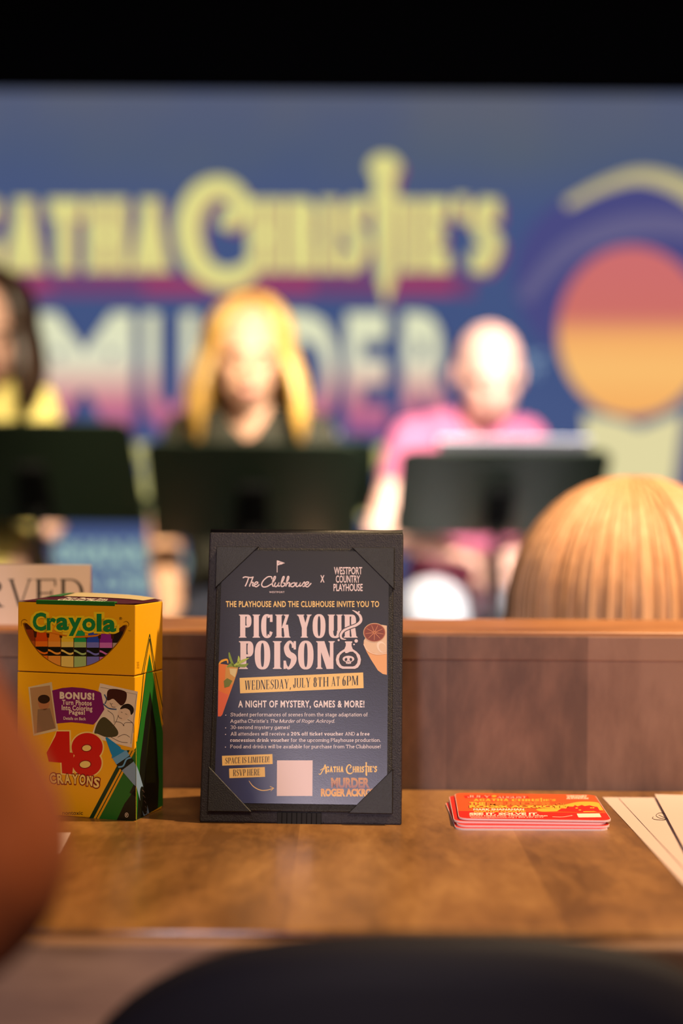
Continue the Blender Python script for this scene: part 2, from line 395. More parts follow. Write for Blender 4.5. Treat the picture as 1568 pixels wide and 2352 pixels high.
            if c == 'o': ring(cx, x / 2, rx, x / 2 + .02, 0, 360, n=24)
            elif c == 'c': ring(cx, x / 2, rx, x / 2 + .02, 45, 318, n=20); tick(cx + rx * .85, x * .62, x)
            elif c == 'e': ring(cx, x / 2, rx, x / 2 + .02, 0, 318, n=20); R(cx - rx + T * .6, x / 2 - t * .4, cx + rx, x / 2 + t * .6)
            elif c == 'a':
                V(X - T, 0, x - .18, tp=0); ring(cx, x - .2, rx * .92, .22, 0, 140, T, t); ring(cx - .01, .20, rx * .95, .22, 60, 300, T, t); R(cx - .02, .40 - t * .3, X - T, .42 + t * .3); R(cx, -.02, X - T, t * .8)
            else:
                ring(cx, x / 2, rx, x / 2 + .02, 0, 360, n=24)
                if c == 'b': V(L - s * .4, 0, 1.06, b=0, tp=2)
                elif c == 'd': V(cx + rx - T, 0, 1.06, tp=2)
                elif c == 'p': V(L - s * .4, -.30, x, tp=2)
                elif c == 'q': V(cx + rx - T, -.30, x, tp=0)
                else: V(cx + rx - T, -.10, x, b=0, tp=2); ring(cx, -.10, rx, .22, 190, 360, T, t)
            X = cx + rx + (0 if c != 'd' else s * .4)
        elif c == 'k': V(L, 0, 1.06, tp=2); D(L + T, .28, X - t * 1.2, x, t * 1.3); D(X - T, 0, L + T + .08, .42, T)
        elif c == 's':
            path([(X - t * .6, x * .72), (X - .1, x * .93), (L + w * .5, x - t / 2 + .02), (L + T * .45, x * .76), (L + w * .45, x * .54), (X - T * .45, x * .27), (L + w * .48, t / 2 - .02), (L + .06, x * .12), (L + t * .4, x * .28)], [t, t, t, T, T, T, t, t, t], 5)
        elif c in 'vyw':
            n = 2 if c == 'w' else 1; q = w / n
            for i in range(n):
                a = L + i * q * .95; D(a + q / 2 - T * .5, 0, a, x, T); D(a + q / 2 - t * .5, 0, a + q - t * 1.2, x, t * 1.2); SL(a, a + T, x, -1)
            SL(X - t * 1.2, X, x, -1)
            if c == 'y': D(L + w * .2, -.30, L + w / 2 - t * .5, 0.02, t * 1.2); R(L + w * .05, -.30, L + w * .3, -.30 + t)
        elif c == 'x': D(X - T, 0, L, x, T); D(L, 0, X - t * 1.3, x, t * 1.3); SL(L, L + t, 0, 1); SL(X - T, X, 0, 1)
        elif c == 'z': R(L, x - h, X, x); R(L, 0, X, h); D(L, 0, X - T, x, T)
        return Q, X + s * .6
    w = .56 * W_ + .1 * T; X = L + w
    if c == '0': ring(L + w / 2, .5, w / 2, .52, 0, 360, n=28)
    elif c == '8': ring(L + w / 2, .76, w * .46, .26, 0, 360, n=24); ring(L + w / 2, .26, w * .52, .28, 0, 360, n=24)
    elif c == '6': ring(L + w / 2, .30, w / 2, .32, 0, 360, n=24); path([(L + T * .5, .30), (L + T * .6, .62), (L + w * .5, .95), (X - t, .98)], [T, T, t * 1.5, t * 2])
    elif c == '2': path([(L + t, .72), (L + w * .25, .97), (X - T * .6, .82), (X - T * .8, .56), (L + t, .06)], [t * 1.6, t, T, T, t * 1.5]); R(L, 0, X, h * 1.2)
    elif c == '3': ring(L + w * .42, .75, w * .55, .27, -90, 150, T, t); ring(L + w * .42, .26, w * .58, .28, -150, 90, T, t)
    elif c == '%': ring(L + .16, .76, .16, .24, 0, 360, T * .8, t); ring(L + .56, .24, .16, .24, 0, 360, T * .8, t); D(L + .1, 0, L + .5, 1, t); X = L + .72
    elif c == '-': R(L, .30, L + .28, .30 + t); X = L + .28
    elif c == '.': R(L, 0, L + T * 1.1, T * 1.1); X = L + T * 1.1
    elif c == ',': D(L - .02, -.16, L + T * .3, T, T * .8); X = L + T
    elif c == "'": D(L + .01, .70, L, 1.04, T * .8); X = L + T * .8
    elif c == '!': R(L, 0, L + T, .13); Q.append([(L + T * .25, .24), (L + T * .75, .24), (L + T, 1.02), (L, 1.02)]); X = L + T
    return Q, X + s * .5
def serif(t, st):
    x = 0; vs_, fs = [], []
    for ch in t:
        if ch == ' ': x += st['sp']; continue
        q, a = glyph(ch, st)
        for poly in q:
            k = len(vs_); vs_ += [(x + p[0], p[1]) for p in poly]; fs.append(tuple(range(k, k + len(poly))))
        x += a + st['g']
    x0 = min(v[0] for v in vs_); x1 = max(v[0] for v in vs_)
    return [(v[0] - x0, v[1]) for v in vs_], fs, x1 - x0

# ------------------------------------------------------------------ bodies: rounded limbs fused into one surface
def rcone(bm, p0, r0, p1, r1, n=12):
    p0, p1 = Vector(p0), Vector(p1); d = p1 - p0; l = max(d.length, 1e-4)
    q = d.to_track_quat('Z', 'Y'); prof = []
    for i in range(5): a = -math.pi / 2 + i * math.pi / 10; prof.append((r0 * math.cos(a), r0 * math.sin(a)))
    for i in range(6): a = i * math.pi / 10; prof.append((r1 * math.cos(a), l + r1 * math.sin(a)))
    rings = []
    for r, z in prof[1:-1]: rings.append([bm.verts.new(p0 + q @ Vector((r * math.cos(k * 2 * math.pi / n), r * math.sin(k * 2 * math.pi / n), z))) for k in range(n)])
    a = bm.verts.new(p0 + q @ Vector((0, 0, -r0))); b = bm.verts.new(p0 + q @ Vector((0, 0, l + r1)))
    for i in range(len(rings) - 1):
        for k in range(n): bm.faces.new((rings[i][k], rings[i][(k + 1) % n], rings[i + 1][(k + 1) % n], rings[i + 1][k]))
    for k in range(n): bm.faces.new((a, rings[0][(k + 1) % n], rings[0][k])); bm.faces.new((b, rings[-1][k], rings[-1][(k + 1) % n]))
def ell(bm, c, rad, M3=None, seg=16):
    r = bmesh.ops.create_uvsphere(bm, u_segments=seg, v_segments=seg // 2 + 2, radius=1.0)
    for v in r['verts']:
        p = Vector((v.co.x * rad[0], v.co.y * rad[1], v.co.z * rad[2])); v.co = Vector(c) + (M3 @ p if M3 else p)
def fuse(name, bm, m, parent, voxel=0.007, it=6):
    """join overlapping volumes into one continuous skin"""
    me = bpy.data.meshes.new(name); bmesh.ops.recalc_face_normals(bm, faces=bm.faces); bm.to_mesh(me); bm.free()
    o = bpy.data.objects.new(name, me); C.objects.link(o)
    r = o.modifiers.new('r', 'REMESH'); r.mode = 'VOXEL'; r.voxel_size = voxel
    s = o.modifiers.new('s', 'SMOOTH'); s.factor = 0.5; s.iterations = it
    dg = bpy.context.evaluated_depsgraph_get(); me2 = bpy.data.meshes.new_from_object(o.evaluated_get(dg))
    C.objects.unlink(o); bpy.data.objects.remove(o); bpy.data.meshes.remove(me)
    me2.name = name; me2.materials.clear()
    return link(name, me2, m, parent, None, True)
def hand(bm, wrist, d, nrm, thumb, curl=0.5, k=1.0):
    """palm, four fingers of unequal length and a thumb from the side; d finger direction, nrm back of hand, thumb side vector"""
    w = Vector(wrist); d = Vector(d).normalized(); nrm = Vector(nrm); nrm = (nrm - d * nrm.dot(d)).normalized(); sd = Vector(thumb); sd = (sd - d * sd.dot(d) - nrm * sd.dot(nrm)).normalized()
    for i in range(4):
        o = sd * (0.0325 - i * 0.0215) * k
        rcone(bm, w + o * .55 + d * .008, .016 * k, w + o + d * .082 * k, .0115 * k)
        p = w + o + d * .085 * k; ln = (.040, .046, .043, .033)[i] * k; dd = d.copy()
        for j, f in enumerate((1.0, .68, .5)):
            dd = (dd * math.cos(curl * .62) - nrm * math.sin(curl * .62)).normalized() if j or curl > .3 else dd
            q = p + dd * ln * f; rcone(bm, p, (.0088 - j * .0006) * k, q, (.0082 - j * .0007) * k, 8); p = q
            nn = nrm
    p = w + sd * .022 * k + d * .02 * k; dd = (d * .6 + sd * .75 - nrm * .2).normalized()
    for f, r in ((.042, .0125), (.032, .011), (.026, .0098)):
        q = p + dd * f * k; rcone(bm, p, r * k, q, (r - .001) * k, 8); p = q; dd = (dd + d * .35 - nrm * .15).normalized()
def head_prims(bm, c, M3, s=1.0):
    """c head centre; M3 columns right / forward / up"""
    def P(r, f, u): return Vector(c) + M3 @ Vector((r * s, f * s, u * s))
    def E(r, f, u, a, b, d): ell(bm, P(r, f, u), (a * s, b * s, d * s), M3)
    E(0, -.012, .028, .075, .094, .088); E(0, .022, -.03, .064, .066, .085); E(0, .050, -.088, .030, .026, .024)
    E(0, .062, .022, .055, .028, .018); E(.033, .058, -.02, .024, .022, .022); E(-.033, .058, -.02, .024, .022, .022)
    rcone(bm, P(0, .086, .012), .009 * s, P(0, .106, -.026), .0135 * s); E(0, .085, -.058, .024, .012, .007); E(0, .082, -.069, .021, .012, .008)
    for q in (-1, 1):
        E(q * .078, -.008, -.008, .008, .018, .031); E(q * .026, .080, .007, .0125, .012, .0105)
def face_parts(parent, c, M3, s, m_eye, m_brow, m_lip):
    def P(r, f, u): return Vector(c) + M3 @ Vector((r * s, f * s, u * s))
    for q in (-1, 1):
        b = bmesh.new(); ell(b, P(q * .026, .0895, .007), (.0068 * s, .004 * s, .006 * s), M3, 10); bobj('eye', b, m_eye, parent, None, True)
        b = bmesh.new(); tube(b, [P(q * .012, .0925, .024), P(q * .027, .0925, .029), P(q * .043, .079, .023)], [.003 * s, .004 * s, .002 * s], 6); bobj('eyebrow', b, m_brow, parent, None, True)
    b = bmesh.new(); ell(b, P(0, .0935, -.0625), (.020 * s, .0045 * s, .006 * s), M3, 12); bobj('mouth', b, m_lip, parent, None, True)
def axes(yaw, pitch):
    """head frame facing the camera (-Y) when yaw = 0; pitch > 0 looks down"""
    f = Vector((math.sin(yaw) * math.cos(pitch), -math.cos(yaw) * math.cos(pitch), -math.sin(pitch)))
    r = Vector((-math.cos(yaw), -math.sin(yaw), 0)); u = r.cross(f)
    M = Matrix.Identity(3)
    for i in range(3): M[i][0], M[i][1], M[i][2] = r[i], f[i], u[i]
    return M
def limb(bm, a, ra, b, rb, bulge=1.12):
    a, b = Vector(a), Vector(b); m = a.lerp(b, .38); rm = (ra * .6 + rb * .4) * bulge
    rcone(bm, a, ra, m, rm); rcone(bm, m, rm, b, rb)
# ================================================================== the room
M_black = mat('black_paint', (7, 7, 10), 0.9, spec=0.1)
M_floor = mat('dark_floor', (34, 30, 28), 0.7, noise=((46, 40, 36), (6, 6, 6), 3))
M_stage = mat('stage_black', (22, 21, 21), 0.7)
def struct(name, x0, x1, y0, y1, z0, z1, m):
    o = box(name, x0, x1, y0, y1, z0, z1, m); o['kind'] = 'structure'; return o
struct('floor', -3.2, 3.2, -2.7, 5.0, -0.1, 0, M_floor)
struct('ceiling', -3.2, 3.2, -2.7, 5.0, 3.5, 3.6, M_black)
struct('wall_back', -3.2, 3.2, 5.0, 5.1, -0.1, 3.6, M_black)
struct('wall_left', -3.3, -3.2, -2.7, 5.1, -0.1, 3.6, M_black)
struct('wall_right', 3.2, 3.3, -2.7, 5.1, -0.1, 3.6, M_black)
struct('wall_front', -3.2, 3.2, -2.8, -2.7, -0.1, 3.6, M_black)
STG = 0.42
struct('trim_1', -3.19, 3.19, 2.62, 4.99, 0.0, STG, M_stage)       # low stage in front of the screen

# ------------------------------------------------------------------ the screen
SY = 4.55
MS = frame((0, SY, 0), 0)
fs = unproj(MS)
top = fs(784, 213)[1]
scr = empty('projection_screen', Matrix.Translation((0, SY, STG)))
tag(scr, 'wide lit screen showing a blue theatre title slide, behind the readers', 'screen')
def lit(rgb, k=1.0): return mat('lit_%d_%d_%d' % rgb, rgb, emit=k)
H_ = top - 0.62
M_bg = grad('slide_blue', [(0.0, (84, 96, 138)), (0.45, (78, 94, 140)), (0.60, (66, 86, 132)), (0.80, (72, 88, 132)), (0.90, (92, 100, 106)), (1.0, (108, 106, 102))], None, 0.62, top, 1.0, ((66, 82, 126), 1.6))
me = bpy.data.meshes.new('slide')
o = bobj('slide', add_box(bmesh.new(), -1.85, 1.85, 0.62, top, -0.03, 0.0), M_bg, None, MS)
o.parent = scr; o.matrix_parent_inverse = scr.matrix_world.inverted()
b = bmesh.new()
add_box(b, -1.88, 1.88, top, top + 0.03, -0.04, 0.012); add_box(b, -1.88, 1.88, 0.59, 0.62, -0.04, 0.012)
add_box(b, -1.88, -1.85, 0.59, top + .03, -0.04, 0.012); add_box(b, 1.85, 1.88, 0.59, top + .03, -0.04, 0.012)
for q in (-1.5, 1.5): add_box(b, q - .03, q + .03, STG, 0.6, -0.04, -0.0)
o = bobj('screen_frame', b, M_black, None, MS); o.parent = scr; o.matrix_parent_inverse = scr.matrix_world.inverted()
def slide(name, fill):
    a = Art(fs, step=0.0006); fill(a)
    o = a.build(name, None, MS); o.parent = scr; o.matrix_parent_inverse = scr.matrix_world.inverted()
Y_ = lit((226, 218, 138)); RED = lit((150, 62, 104)); RED2 = lit((178, 60, 92)); NAVY = lit((58, 60, 112))
def f1(a):
    for dx, dy, m, l in ((10, 10, RED, 2), (0, 0, Y_, 4)):
        T = lambda s_, x0, x1: a.text(s_, x0 + dx, x1 + dx, 458 + dy, 624 + dy, m, 'decoc', l)
        T('GATHA', -85, 392); T('A', -200, -90); T('HRIS', 566, 848); T("IE'S", 917, 1150)
        a.stroke([(x + dx, y + dy) for x, y in ((506, 500), (530, 506), (550, 480), (540, 447), (504, 430), (462, 448), (434, 500), (436, 562), (462, 615), (508, 640), (556, 632), (584, 606))], [34, 42, 44, 44, 48, 54, 58, 58, 54, 50, 46, 36], m, l)
        a.disc(882 + dx, 384 + dy, 37, 30, m, l); a.poly([(858 + dx, 380 + dy), (908 + dx, 380 + dy), (906 + dx, 462 + dy), (858 + dx, 462 + dy)], m, l)
        a.rect(850 + dx, 452 + dy, 916 + dx, 470 + dy, m, l); a.poly([(858 + dx, 470 + dy), (912 + dx, 470 + dy), (906 + dx, 640 + dy), (886 + dx, 706 + dy), (868 + dx, 640 + dy)], m, l)
slide('title_lettering', f1)
def f2(a):
    a.rect(20, 636, 1090, 682, lit((112, 66, 112)), 1)
    for x0, x1 in ((330, 480), (600, 720), (900, 1040), (40, 120)): a.rect(x0, 640, x1, 678, RED, 2)
slide('red_underline', f2)
y0m, y1m = fs(784, 985)[1], fs(784, 735)[1]
M_mur = grad('title_fade', [(0.0, (160, 92, 140)), (0.22, (205, 118, 140)), (0.48, (226, 196, 176)), (0.62, (226, 226, 196)), (1.0, (226, 228, 190))], None, y0m, y1m, 1.0)
def f3(a):
    for s_, x0, x1 in (('M', 82, 306), ('U', 330, 452), ('R', 486, 632), ('D', 652, 776), ('E', 796, 890), ('R', 926, 1046)):
        a.text(s_, x0 + 14, x1 + 14, 744, 986, NAVY, 'sans', 2, 0.045); a.text(s_, x0, x1, 735, 978, M_mur, 'sans', 4, 0.045)
slide('heading_lettering', f3)
def f4(a):
    a.text('OF', 1188, 1250, 812, 866, lit((128, 152, 180)), 'sans', 3, 0.02)
slide('credit_lettering', f4)
def f4(a):
    a.text('ROGER ACKROYD', -60, 1150, 1030, 1180, lit((214, 206, 130)), 'sans', 3, 0.05)
slide('name_lettering', f4)
def f4(a):
    a.text('MARK', -220, 98, 1206, 1294, lit((214, 214, 150)), 'sans', 3, 0.05)
    a.text('SHANAHAN', 128, 470, 1246, 1296, lit((172, 206, 190)), 'sans', 3, 0.03)
    a.text('AGATHA CHRISTIE', -30, 470, 1318, 1362, lit((172, 206, 190)), 'sans', 3, 0.02)
slide('writer_lettering', f4)
yo0, yo1 = fs(784, 965)[1], fs(784, 590)[1]
M_or = grad('slide_orange', [(0.0, (246, 172, 96)), (0.32, (250, 190, 112)), (0.50, (246, 176, 104)), (0.66, (206, 112, 104)), (1.0, (206, 110, 110))], None, yo0, yo1, 1.0)
def f5(a):                                     # plain colour shapes standing in for the picture on the slide
    a.disc(1480, 640, 300, 236, lit((74, 74, 128)), 1, 40)
    a.stroke([(1200, 690), (1290, 585), (1400, 530), (1520, 515), (1660, 540)], [30, 46, 56, 56, 50], lit((100, 96, 136)), 2)
    a.stroke([(1300, 470), (1390, 425), (1480, 405), (1580, 440), (1660, 520)], [20, 26, 34, 44, 44], lit((196, 184, 134)), 2)
    a.disc(1452, 762, 172, 196, M_or, 3, 44)
    a.poly([(1340, 950), (1420, 965), (1470, 985), (1620, 925), (1640, 1300), (1360, 1300), (1345, 1060)], lit((226, 216, 164)), 2)
    a.poly([(1568, 950), (1700, 930), (1700, 1300), (1520, 1300)], lit((84, 82, 124)), 3)
slide('colour_shapes', f5)

# ------------------------------------------------------------------ music stands
M_stand = mat('stand_black', (38, 50, 34), 0.5, spec=0.4)
M_pole = mat('stand_pole', (11, 11, 10), 0.85, spec=0.08)
M_page = mat('script_paper', (206, 204, 214), 0.8)
def music_stand(px_l, px_r, py_top, depth, label, tilt=52, roll=0.0, w=None):
    """desk leans towards the audience; its top edge runs from px_l to px_r at py_top"""
    a, c = W(px_l, py_top, depth), W(px_r, py_top, depth)
    w = w or (c - a).length; hgt = 0.315; t = math.radians(tilt)
    topc = (a + c) / 2
    M = Matrix.Translation((topc.x, topc.y, STG)); root = empty('music_stand', M)
    tag(root, label, 'music stand', 'music stands in front of the readers')
    # local desk frame: x right, y up along the desk, z out of the audience side
    up = Vector((0, -math.sin(t), math.cos(t))); n = Vector((1, 0, 0)).cross(up)
    D = Matrix.Identity(4)
    for i in range(3): D[i][0], D[i][1], D[i][2] = (1, 0, 0)[i], up[i], n[i]
    D.translation = Vector((0, 0, topc.z - STG)) - up * hgt
    D = D @ Matrix.Rotation(roll, 4, 'Z')
    b = bmesh.new(); k = .024
    pts = [(-w / 2, 0), (w / 2, 0), (w / 2 - .006, hgt - k), (w / 2 - .006 - k * .4, hgt - k * .35), (w / 2 - .006 - k, hgt), (-w / 2 + .006 + k, hgt), (-w / 2 + .006 + k * .4, hgt - k * .35), (-w / 2 + .006, hgt - k)]
    prism(b, pts, -0.004, 0.0); bmesh.ops.transform(b, matrix=D, verts=b.verts)
    d = bobj('desk', b, M_stand, root)
    b = bmesh.new(); add_box(b, -w / 2, w / 2, 0, .003, -.055, 0.0); add_box(b, -w / 2, w / 2, 0, .02, -.058, -.055); bmesh.ops.transform(b, matrix=D, verts=b.verts)
    bobj('ledge', b, M_stand, root)
    b = bmesh.new(); add_box(b, -.030, .030, .05, .20, 0.0, .022, .006); bmesh.ops.transform(b, matrix=D, verts=b.verts)
    bobj('bracket', b, M_pole, root)
    p = D @ Vector((0, .085, .016)); q = Vector((p.x, p.y - .01, .05))
    b = bmesh.new(); tube(b, [p + Vector((0, -.004, -.012)), Vector((p.x, p.y - .004, .45)), q], [.013, .013, .016], 12); bobj('pole', b, M_pole, root, None, True)
    b = bmesh.new(); tube(b, [Vector((q.x + .010, q.y, .46)), Vector((q.x + .030, q.y, .46))], .014, 10); bobj('height_knob', b, M_pole, root, None, True)
    for i in range(3):
        g = math.radians(90 + i * 120); b = bmesh.new()
        tube(b, [Vector((q.x, q.y, .10)), Vector((q.x + math.cos(g) * .06, q.y + math.sin(g) * .06, .05)), Vector((q.x + math.cos(g) * .12, q.y + math.sin(g) * .12, .012))], [.010, .010, .012], 8)
        bobj('leg', b, M_pole, root, None, True)
    return root, M @ D, w, hgt
def script_pages(D, w, x0, x1, y1, label, hgt):
    b = bmesh.new(); add_box(b, x0, x1, .004, y1, -.010, -.0055); me_o = bobj('script_pages', b, M_page, None, D)
    tag(me_o, label, 'script', 'scripts resting on the music stands'); return me_o
music_stand(-190, 292, 970, 3.02, 'black music stand cut by the left frame edge, in front of the dark-haired reader', 50, w=.44)
_, D2, w2, h2 = music_stand(462, 870, 1012, 3.75, 'black music stand half hidden behind the one before the blonde reader', 56)
_, D1, w1, h1 = music_stand(318, 830, 1018, 3.02, 'black music stand directly before the long-haired blonde reader', 51, -0.010, w=.44)
_, D3, w3, h3 = music_stand(922, 1406, 1036, 3.15, 'black music stand before the bald reader in pink', 55, 0.004, w=.452)
script_pages(D3, w3, -.14, .17, .345, 'pale script pages showing above the stand of the bald reader', h3)
script_pages(D2, w2, -.16, .12, .335, 'pale script pages on the half hidden music stand', h2)

# ------------------------------------------------------------------ people
M_skin = mat('skin_fair', (226, 178, 158), 0.5, noise=((220, 168, 146), (30, 30, 30), 2))
M_skin2 = mat('skin_warm', (222, 170, 136), 0.5, noise=((214, 160, 126), (30, 30, 30), 2))
M_eye = mat('eye_dark', (40, 30, 28), 0.3); M_brow = mat('brow_brown', (96, 68, 44), 0.8); M_brow2 = mat('brow_pale', (190, 170, 150), 0.8)
M_lip = mat('lip_rose', (184, 98, 94), 0.5)
M_pink = mat('pink_cotton', (180, 92, 122), 0.85, bump=((240, 240, 240), .2, .001))
M_grey = mat('light_grey_cotton', (196, 198, 206), 0.9)
M_olive = mat('dark_olive_knit', (40, 36, 20), 0.9); M_jean = mat('dark_denim', (40, 44, 62), 0.9)
M_yel = mat('yellow_cotton', (226, 206, 120), 0.9); M_shoe = mat('black_shoe', (20, 20, 20), 0.5)
M_blond = mat('blond_hair', (208, 164, 76), 0.42, noise=((172, 124, 48), (130, 130, 9), 4), spec=0.7)
M_dark = mat('dark_brown_hair', (44, 28, 18), 0.4, noise=((58, 38, 24), (130, 130, 9), 4), spec=0.6)
def seated(label, hd, M3, s, neck, shL, shR, elL, wrL, elR, wrR, hip, knL, knR, anL, anR, skin, shirt, trousers, sleeve=.55, eyes=True, brow=None, hands='lap', base_z=STG, vox=.0052, group=None, arm=1.0):
    """L / R are the sides as seen in the photo"""
    V3 = Vector
    hd, neck, shL, shR, elL, wrL, elR, wrR, hip, knL, knR, anL, anR = [V3(p) for p in (hd, neck, shL, shR, elL, wrL, elR, wrR, hip, knL, knR, anL, anR)]
    root = empty('person', Matrix.Translation((hip.x, hip.y, base_z))); tag(root, label, 'person', group)
    inv = root.matrix_world.inverted()
    def own(o): o.parent = root; o.matrix_parent_inverse = inv; return o
    sx = (shR - shL).normalized(); chest = shL.lerp(shR, .5).lerp(hip, .34); waist = shL.lerp(shR, .5).lerp(hip, .70)
    B = bmesh.new(); head_prims(B, hd, M3, s)
    limb(B, neck + V3((0, 0, -.03)), .056, hd + M3 @ V3((0, -.012, -.05)) * s, .050, 1.0)
    def torso(b, e, low=True):
        limb(b, shL + sx * .03, .056 + e, shR - sx * .03, .056 + e, 1.0)
        for q in (-1, 1):
            rcone(b, chest + sx * q * .070, .092 + e, waist + sx * q * .050, .085 + e)
            rcone(b, shL.lerp(shR, .5 + q * .22), .07 + e, chest + sx * q * .070, .092 + e)
            rcone(b, waist + sx * q * .050, .085 + e, hip + sx * q * .065, .098 + e)
    torso(B, 0)
    for sh, el, wr in ((shL, elL, wrL), (shR, elR, wrR)): limb(B, sh, .050 * arm, el, .039 * arm); limb(B, el, .039 * arm, wr, .027)
    fw = (knL - hip); fw.z = 0; fw.normalize()
    for q, kn, an in ((-1, knL, anL), (1, knR, anR)):
        limb(B, hip + sx * q * .085, .082, kn, .056, 1.0); limb(B, kn, .055, an, .038)
        rcone(B, an + V3((0, 0, -.03)), .036, an + fw * .15 + V3((0, 0, -.05)), .030)
    for wr, el, q in ((wrL, elL, 1), (wrR, elR, -1)):
        d = (wr - el).normalized(); hand(B, wr - d * .004, d if hands == 'lap' else d, V3((0, -.25, 1)) if hands == 'lap' else V3((-q, 0, .1)), V3((0, 1, 0)) if hands == 'lap' else V3((0, -1, 0)), .55)
    body = own(fuse('body', B, skin, None, vox, 5)); body.name = 'body'
    if shirt:
        B = bmesh.new(); torso(B, .011)
        for sh, el in ((shL, elL), (shR, elR)): limb(B, sh, .064, sh.lerp(el, sleeve), .058, 1.02)
        o = own(fuse('shirt', B, shirt, None, .009, 5))
    if trousers:
        B = bmesh.new()
        for q, kn, an in ((-1, knL, anL), (1, knR, anR)):
            limb(B, hip + sx * q * .085, .096, kn, .070, 1.0); limb(B, kn, .069, an + V3((0, 0, .03)), .055)
        rcone(B, hip - sx * .06, .11, hip + sx * .06, .11)
        own(fuse('trousers', B, trousers, None, .010, 5))
    for an in (anL, anR):
        B = bmesh.new(); rcone(B, an + V3((0, 0, -.03)), .046, an + fw * .15 + V3((0, 0, -.045)), .037); own(bobj('shoe', B, M_shoe, None, None, True))
    if eyes:
        p = empty('tmp', Matrix.Identity(4)); face_parts(p, hd, M3, s, M_eye, brow or M_brow, M_lip)
        for c in list(bpy.data.objects):
            if c.parent is p: own(c)
        bpy.data.objects.remove(p)
    return root, own
def locks(hd, M3, s, n, length, face_gap, rad, lift=.012, ends=None, seed=1, sides=5, m=None, flare=0.0, part=0.0):
    """hair: many strands leaving the crown, following the skull, then hanging"""
    rnd = random.Random(seed); b = bmesh.new(); up = M3 @ Vector((0, 0, 1))
    for i in range(n):
        phi = -math.pi + 2 * math.pi * (i + rnd.random()) / n            # 0 = front
        if abs(phi) < face_gap: phi = math.copysign(face_gap + rnd.random() * .25, phi if phi else 1)
        rr = rad * (.7 + rnd.random() * .7); ex = lift * (.6 + rnd.random() * .6); pts = []
        L_ = length * (.9 + rnd.random() * .15)
        for j in range(11):
            th = math.radians(4 + j * 8.75)
            pr = Vector((math.sin(phi) * math.sin(th) * (.078 + ex) + part * (1 - j / 11), -.012 + math.cos(phi) * math.sin(th) * (.097 + ex), .026 + math.cos(th) * (.090 + ex))) * s
            pts.append(hd + M3 @ pr)
        e = pts[-1]; out = Vector((e.x - hd.x, e.y - hd.y, 0)).normalized()
        for j in range(1, 6):
            k = j / 5; pts.append(e + Vector((0, 0, -L_ * k)) + out * (.018 * math.sin(k * 2.6) + flare * k) + Vector((rnd.uniform(-1, 1), rnd.uniform(-1, 1), 0)) * .004 * k)
        tube(b, pts, [rr * .6] + [rr] * 13 + [rr * .8, rr * .35], sides)
    return b
# bald reader in pink
M3 = axes(.12, .42); hd = W(1122, 860, 3.58)
seated('bald person in a pink T-shirt looking down behind the right music stand', hd, M3, 1.02, W(1092, 980, 3.66), W(950, 1016, 3.66), W(1200, 1016, 3.66),
       W(874, 1222, 3.60), W(1030, 1262, 3.50), W(1268, 1220, 3.60), W(1200, 1256, 3.50), W(1075, 1400, 3.72), W(1000, 1440, 3.16), W(1290, 1444, 3.16),
       W(1000, 1440, 3.2) + Vector((0, .32, -.5)), W(1290, 1440, 3.2) + Vector((0, .32, -.5)), M_skin, M_pink, M_grey, .36, True, M_brow2, group='readers on the stage')
# blonde reader
M3 = axes(.15, .30); hd = W(566, 814, 3.42)
root, own = seated('person with long blond hair and a dark top reading from the middle music stand', hd, M3, 1.02, W(570, 950, 3.50), W(432, 1006, 3.52), W(716, 1008, 3.52),
       W(376, 1228, 3.46), W(392, 1440, 3.28), W(770, 1230, 3.46), W(690, 1420, 3.24), W(575, 1420, 3.58), W(440, 1500, 3.05), W(722, 1500, 3.05),
       W(440, 1500, 3.1) + Vector((0, .34, -.45)), W(722, 1500, 3.1) + Vector((0, .34, -.45)), M_skin2, M_olive, M_jean, .55, group='readers on the stage')
b = locks(hd, M3, 1.0, 110, .20, 1.0, .011, .011, seed=3, part=-.012, flare=.030)
own(bobj('hair', b, M_blond, None, None, True))
# dark-haired reader at the left edge
M3 = axes(.35, .25); hd = W(-34, 770, 3.34)
root, own = seated('person with long dark hair and a yellow top, cut by the left frame edge', hd, M3, 1.02, W(-20, 905, 3.42), W(-160, 950, 3.44), W(70, 936, 3.40),
       W(-230, 1170, 3.46), W(-150, 1330, 3.38), W(130, 1170, 3.46), W(40, 1300, 3.40), W(-30, 1390, 3.5), W(-260, 1480, 3.0), W(-92, 1480, 3.0),
       W(-260, 1480, 3.05) + Vector((0, .34, -.45)), W(-92, 1480, 3.05) + Vector((0, .34, -.45)), M_skin, M_yel, M_jean, .55, group='readers on the stage')
b = locks(hd, M3, 1.02, 90, .17, .62, .015, .018, seed=5)
own(bobj('hair', b, M_dark, None, None, True))
# spectator seen from behind, beyond the divider
M_bob = mat('strawberry_hair', (222, 172, 128), 0.5, noise=((200, 146, 100), (160, 160, 7), 5), spec=0.7)
M3 = axes(math.pi, .0); hd = W(1440, 1462, 1.55)
bz = .0
root, own = seated('blond spectator seen from behind with bobbed hair, beyond the wooden divider', hd, M3, 1.0, hd + Vector((0, .0, -.14)), hd + Vector((-.17, .0, -.21)), hd + Vector((.17, .0, -.21)),
       hd + Vector((-.22, .06, -.46)), hd + Vector((-.12, .26, -.58)), hd + Vector((.22, .06, -.46)), hd + Vector((.12, .26, -.58)), hd + Vector((0, -.05, -.66)),
       hd + Vector((-.11, .38, -.66)), hd + Vector((.11, .38, -.66)), hd + Vector((-.11, .36, 0)) * 1.0 - Vector((0, 0, hd.z - .09)), hd + Vector((.11, .36, 0)) - Vector((0, 0, hd.z - .09)), M_skin, M_olive, M_jean, .55, False, base_z=0)
b = locks(hd, M3, 1.05, 1500, .17, .55, .0024, .032, seed=9, sides=5, flare=.004)
